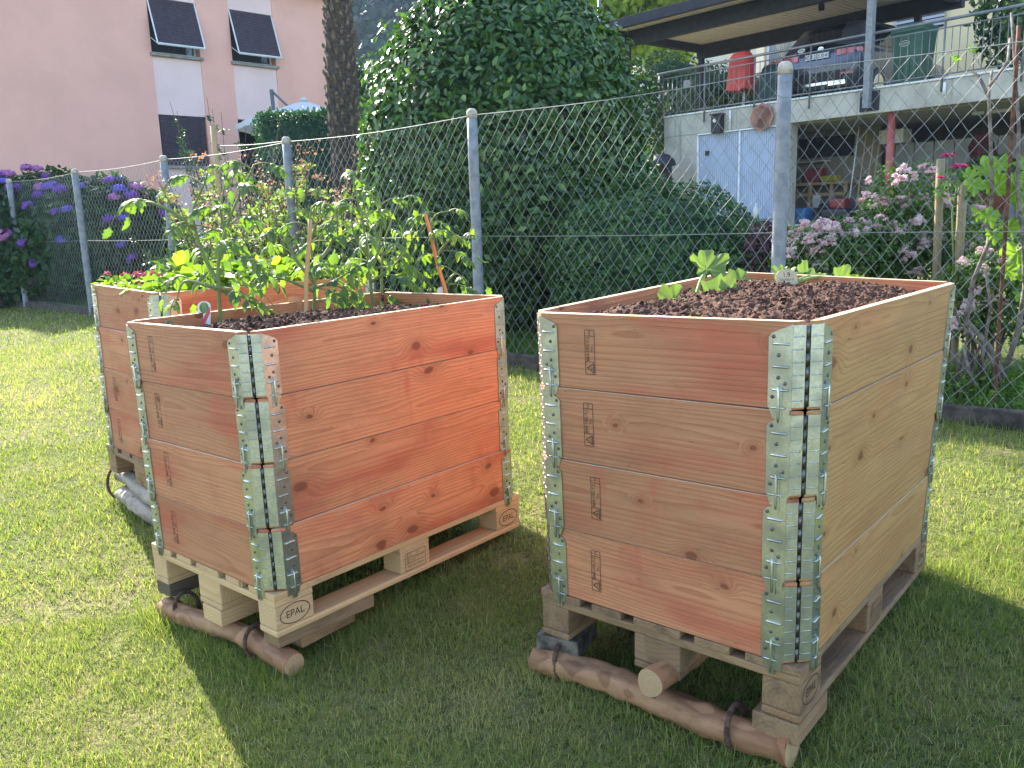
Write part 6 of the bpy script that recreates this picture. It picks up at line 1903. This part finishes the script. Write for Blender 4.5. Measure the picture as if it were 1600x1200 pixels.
def planter():
    e, n_ = 7.7, .9
    root = empty('flower_pot', tw([(e, n_, ZF)])[0], 'wide terracotta pot with a dark leafy plant in the garage bay', 'flower pot')
    c = tw([(e, n_, 0)])[0]; mb = MB(); mb.tube([np.array([c[0], c[1], z]) for z in (ZF, ZF+.45, ZF+.46, ZF+.52)], [.22, .33, .36, .36], 20); mb.build('pot', plain_mat('pot_red', (.34, .10, .05), .8), root)
    P = tuple(c+np.array([0, 0, 1.75])); v, f, t = blob_leaves(P, (.55, .5, .45), 900, .13, 5, depth=.7, lump=.3); fast_mesh('foliage', v, f, M['dark_tree'], t, parent=root)
planter()
def pale_table():
    root = empty('garden_table', tw([(6.9, .4, ZF)])[0], 'low grey table in the open garage bay', 'table')
    tbox('tabletop', M['grey_panel'], (6.45, .1, ZF+.50), (7.2, .7, ZF+.55), root)
    for e in (6.48, 7.13):
        for n_ in (.13, .63): tbox('leg', M['black_plastic'], (e, n_, ZF), (e+.04, n_+.04, ZF+.498), root, .002)
pale_table()

tw = TW0
# villa and planting behind the terrace
def villa():
    root = empty('yellow_house', tw([(4, 13, 3)])[0], 'pale yellow house with a grey louvred shutter behind the carport', 'house')
    yl = plain_mat('yellow_wall', (.66, .55, .33), .9, var=.05, scale=1.5); lo = plain_mat('louvre', (.36, .38, .45), .6, var=.05)
    n0 = 9.0; G = 3.2
    tbox('wall', yl, (-3.5, n0, G), (11, n0+8, 10.2), root, .01)
    tbox('wall', plain_mat('cream_wall', (.70, .62, .45), .9, var=.05), (-3.1, n0-.25, G), (-2.75, n0-.004, 10.19), root, .01)
    tbox('roof', plain_mat('villa_roof', (.13, .14, .18), .8, var=.3, scale=8), (-4, n0-.5, 10.202), (11.4, n0+8.4, 10.45), root, .02)
    w = tbox('window', M['dark_void'], (1.0, n0-.02, 6.2), (2.35, n0-.002, 7.8), root, 0)
    mb = MB(); n = 14
    for i in range(n): lbox(mb, tw, (.95, n0-.09, 6.25+1.5*i/n), (2.4, n0-.05, 6.25+1.5*(i+.72)/n))
    mb.build('shutter', lo, w)
    r2 = empty('garden_lattice', tw([(-2.2, 8.2, 3.3)])[0], 'grey lattice screen beside the yellow house', 'lattice')
    mb = MB()
    for i in range(24):
        a = -2.9+i*.075
        for s in (-1, 1): mb.tube(list(tw([(np.clip(a, -2.75, -1.4), 8.2+.01*s, 4.6), (np.clip(a+s*1.0, -2.75, -1.4), 8.2+.01*s, 6.9)])), .012, 4)
    mb.build('slats', M['grey_panel'], r2)
    tbox('frame', M['white_frame'], (-2.82, 8.15, 3.3), (-2.76, 8.25, 7.0), r2); tbox('frame', M['white_frame'], (-1.39, 8.15, 3.3), (-1.33, 8.25, 7.0), r2)
    r3 = empty('white_house', tw([(-11, 16, 3)])[0], 'white house wall with a dark window far behind the red shrub', 'house')
    tbox('wall', plain_mat('white_wall', (.66, .68, .72), .9, var=.05), (-14, 15, 2.5), (-7.9, 21, 10.5), r3, .01)
    tbox('window', M['dark_void'], (-8.75, 14.97, 7.0), (-8.2, 14.998, 8.4), r3, 0)
    tbox('roof', plain_mat('white_roof', (.2, .1, .07), .9), (-14.4, 14.5, 10.502), (-7.5, 21.4, 10.8), r3)
villa()
def tz(e, n_, z): return tuple(tw([(e, n_, z)])[0])
shrub('dark_hedge', 'dark tall hedge behind the left end of the carport', 'hedge', tz(-4.5, 5.2, 2.6), [(tz(-6.3, 5.2, 4.6), (1.5, 1.3, 1.75), 4000, .13, dict(lump=.2)), (tz(-4.5, 5.2, 4.6), (1.6, 1.4, 1.65), 4000, .13, dict(lump=.2)), (tz(-2.6, 5.0, 4.2), (1.5, 1.3, 1.4), 4000, .13, dict(lump=.2)), (tz(-.8, 5.0, 4.0), (1.2, 1.1, 1.1), 3000, .13, dict(lump=.2))], 'dark_tree', 101, .08)
shrub('red_shrub', 'shrub with red young leaves behind the carport corner', 'shrub', tz(.3, 4.6, 3.4), [(tz(.1, 4.6, 4.5), (.8, .7, .75), 2600, .10, dict(lump=.25, depth=.4))], 'red_leaf', 102, .05)
shrub('jasmine_bush', 'dark climber with small white flowers on the left end of the terrace', 'shrub', tz(-1.0, -.3, .9), [(tz(-.75, -.35, 3.9), (.62, .5, .85), 3600, .075, dict(lump=.2)), (tz(-.55, -.35, 2.7), (.40, .3, .7), 1800, .075, dict(lump=.2))], 'dark_tree', 103, .04)
jas = [o for o in C.objects if o.name.startswith('jasmine_bush')][0]
r_ = np.random.default_rng(12); d_ = r_.normal(size=(520, 3)); d_ /= np.linalg.norm(d_, axis=1, keepdims=True)
cc = np.array([tz(-.75, -.35, 3.9) if i % 3 else tz(-.55, -.35, 2.7) for i in range(520)]); rr_ = np.array([(.62, .5, .85) if i % 3 else (.40, .3, .7) for i in range(520)])
V, F, T = scatter(LITE_V*np.array([1.6, 1, 1]), LITE_F, cc+d_*rr_*1.03, frames(rand_dirs(520), d_), r_.uniform(.05, .085, 520), r_.random(520)); fast_mesh('blossoms', V, F, M['white_petal'], T, parent=jas)
shrub('evergreen_shrub', 'green leafy shrub behind the right end of the railing', 'shrub', tz(7.4, 1.6, ZS), [(tz(7.2, 1.9, 4.9), (1.0, .9, 1.35), 3600, .17, dict(lump=.35, depth=.8)), (tz(8.6, 2.2, 4.9), (1.1, .9, 1.3), 3600, .17, dict(lump=.35, depth=.8))], 'camellia', 104, .06, core=False)
shrub('tree_beyond', 'mid green tree behind the pink house and palm trunk', 'tree', gp(-5.0, 34), [((-5.6, 34, 4.6), (2.0, 2.0, 2.6), 6000, .26, dict(lump=.3, depth=.4)), ((-4.2, 37, 4.2), (2.2, 2, 2.6), 5000, .26, dict(lump=.3, depth=.4))], 'bush', 105, .2, tmpl='lite')
shrub('tree_beyond', 'broad green tree between the camellia and the hillside', 'tree', gp(-3.0, 44), [((-5.5, 50, 4.6), (4.0, 3, 4.4), 8000, .36, dict(lump=.3, depth=.4)), ((-1.0, 46, 4.0), (4, 3, 4.0), 8000, .36, dict(lump=.3, depth=.4))], 'bush', 106, .25, tmpl='lite')
mb = MB(); b_ = at(936, 60, 27); mb.tube([np.array([b_[0], b_[1], 0.8]), at(936, -40, 27)], .05, 8); tag(mb.build('flag_pole', M['rail_steel']), 'slim grey pole rising between the camellia and the carport', 'pole')

# far wooded hillside
def hill():
    nx, ny = 260, 90
    x = np.linspace(-150, 120, nx); t = np.linspace(0, 1, ny)
    X, T_ = np.meshgrid(x, t, indexing='ij')
    Y = 82+T_*80
    Z = 1+T_*(54+9*(fbm(X*.02+3, Y*.02, 3)-.5)*2)-2
    wob = fbm(X*.16, Y*.16, 4); wob2 = fbm(X*.45+9, Y*.45, 3)
    Z = Z+3.2*np.abs(wob-.5)*2+2*(wob2-.5); Y = Y-3*(wob2-.5)-4*(wob-.5)
    V = np.stack([X.ravel(), Y.ravel(), Z.ravel()], 1)
    idx = np.arange(nx*ny).reshape(nx, ny)
    q = np.stack([idx[:-1, :-1], idx[1:, :-1], idx[1:, 1:], idx[:-1, 1:]], -1).reshape(-1, 4)
    mt = plain_mat('wooded_hill', (.012, .032, .02), .95, var=.3, scale=.12, col2=(.022, .05, .026))
    o = fast_mesh('hillside', V, [q], mt); o['kind'] = 'structure'
    r = np.random.default_rng(3); n = 26000
    xx = r.uniform(-60, 30, n); tt = r.uniform(0, .98, n)
    i = np.clip(((xx+150)/270*(nx-1)).astype(int), 0, nx-1); j = np.clip((tt*(ny-1)).astype(int), 0, ny-1)
    P = np.stack([X[i, j], Y[i, j], Z[i, j]], 1)+r.normal(size=(n, 3))*np.array([1, 1, 1.2])+np.array([0, 0, .6])
    v, f, ti = scatter(LITE_V*np.array([2, 1, 1.]), LITE_F, P, frames(rand_dirs(n)+np.array([0, -.2, .4]), rand_dirs(n)), r.uniform(.6, 1.5, n), np.clip(r.normal(.35, .25, n), 0, 1))
    o = fast_mesh('forest', v, f, M['forest'], ti); tag(o, 'far wooded hillside fading into bluish air', 'forest', None, 'stuff')
hill()

# ---------------------------------------------------------------- air: far things fade towards pale blue
def haze():
    lo = np.array([-160., -12., -6.]); hi = np.array([130., 172., 70.])
    mb = MB(); mb.box(tuple(lo), tuple(hi))
    m = bpy.data.materials.new('haze_air'); m.use_nodes = True
    nt = m.node_tree; nt.nodes.clear()
    out = nt.nodes.new('ShaderNodeOutputMaterial'); pv = nt.nodes.new('ShaderNodeVolumePrincipled')
    pv.inputs['Color'].default_value = (.55, .72, 1.0, 1); pv.inputs['Density'].default_value = .0004; pv.inputs['Anisotropy'].default_value = .1
    nt.links.new(pv.outputs[0], out.inputs['Volume'])
    o = mb.build('haze', m); tag(o, 'pale summer air fading the far hillside', 'haze', None, 'stuff')
haze()
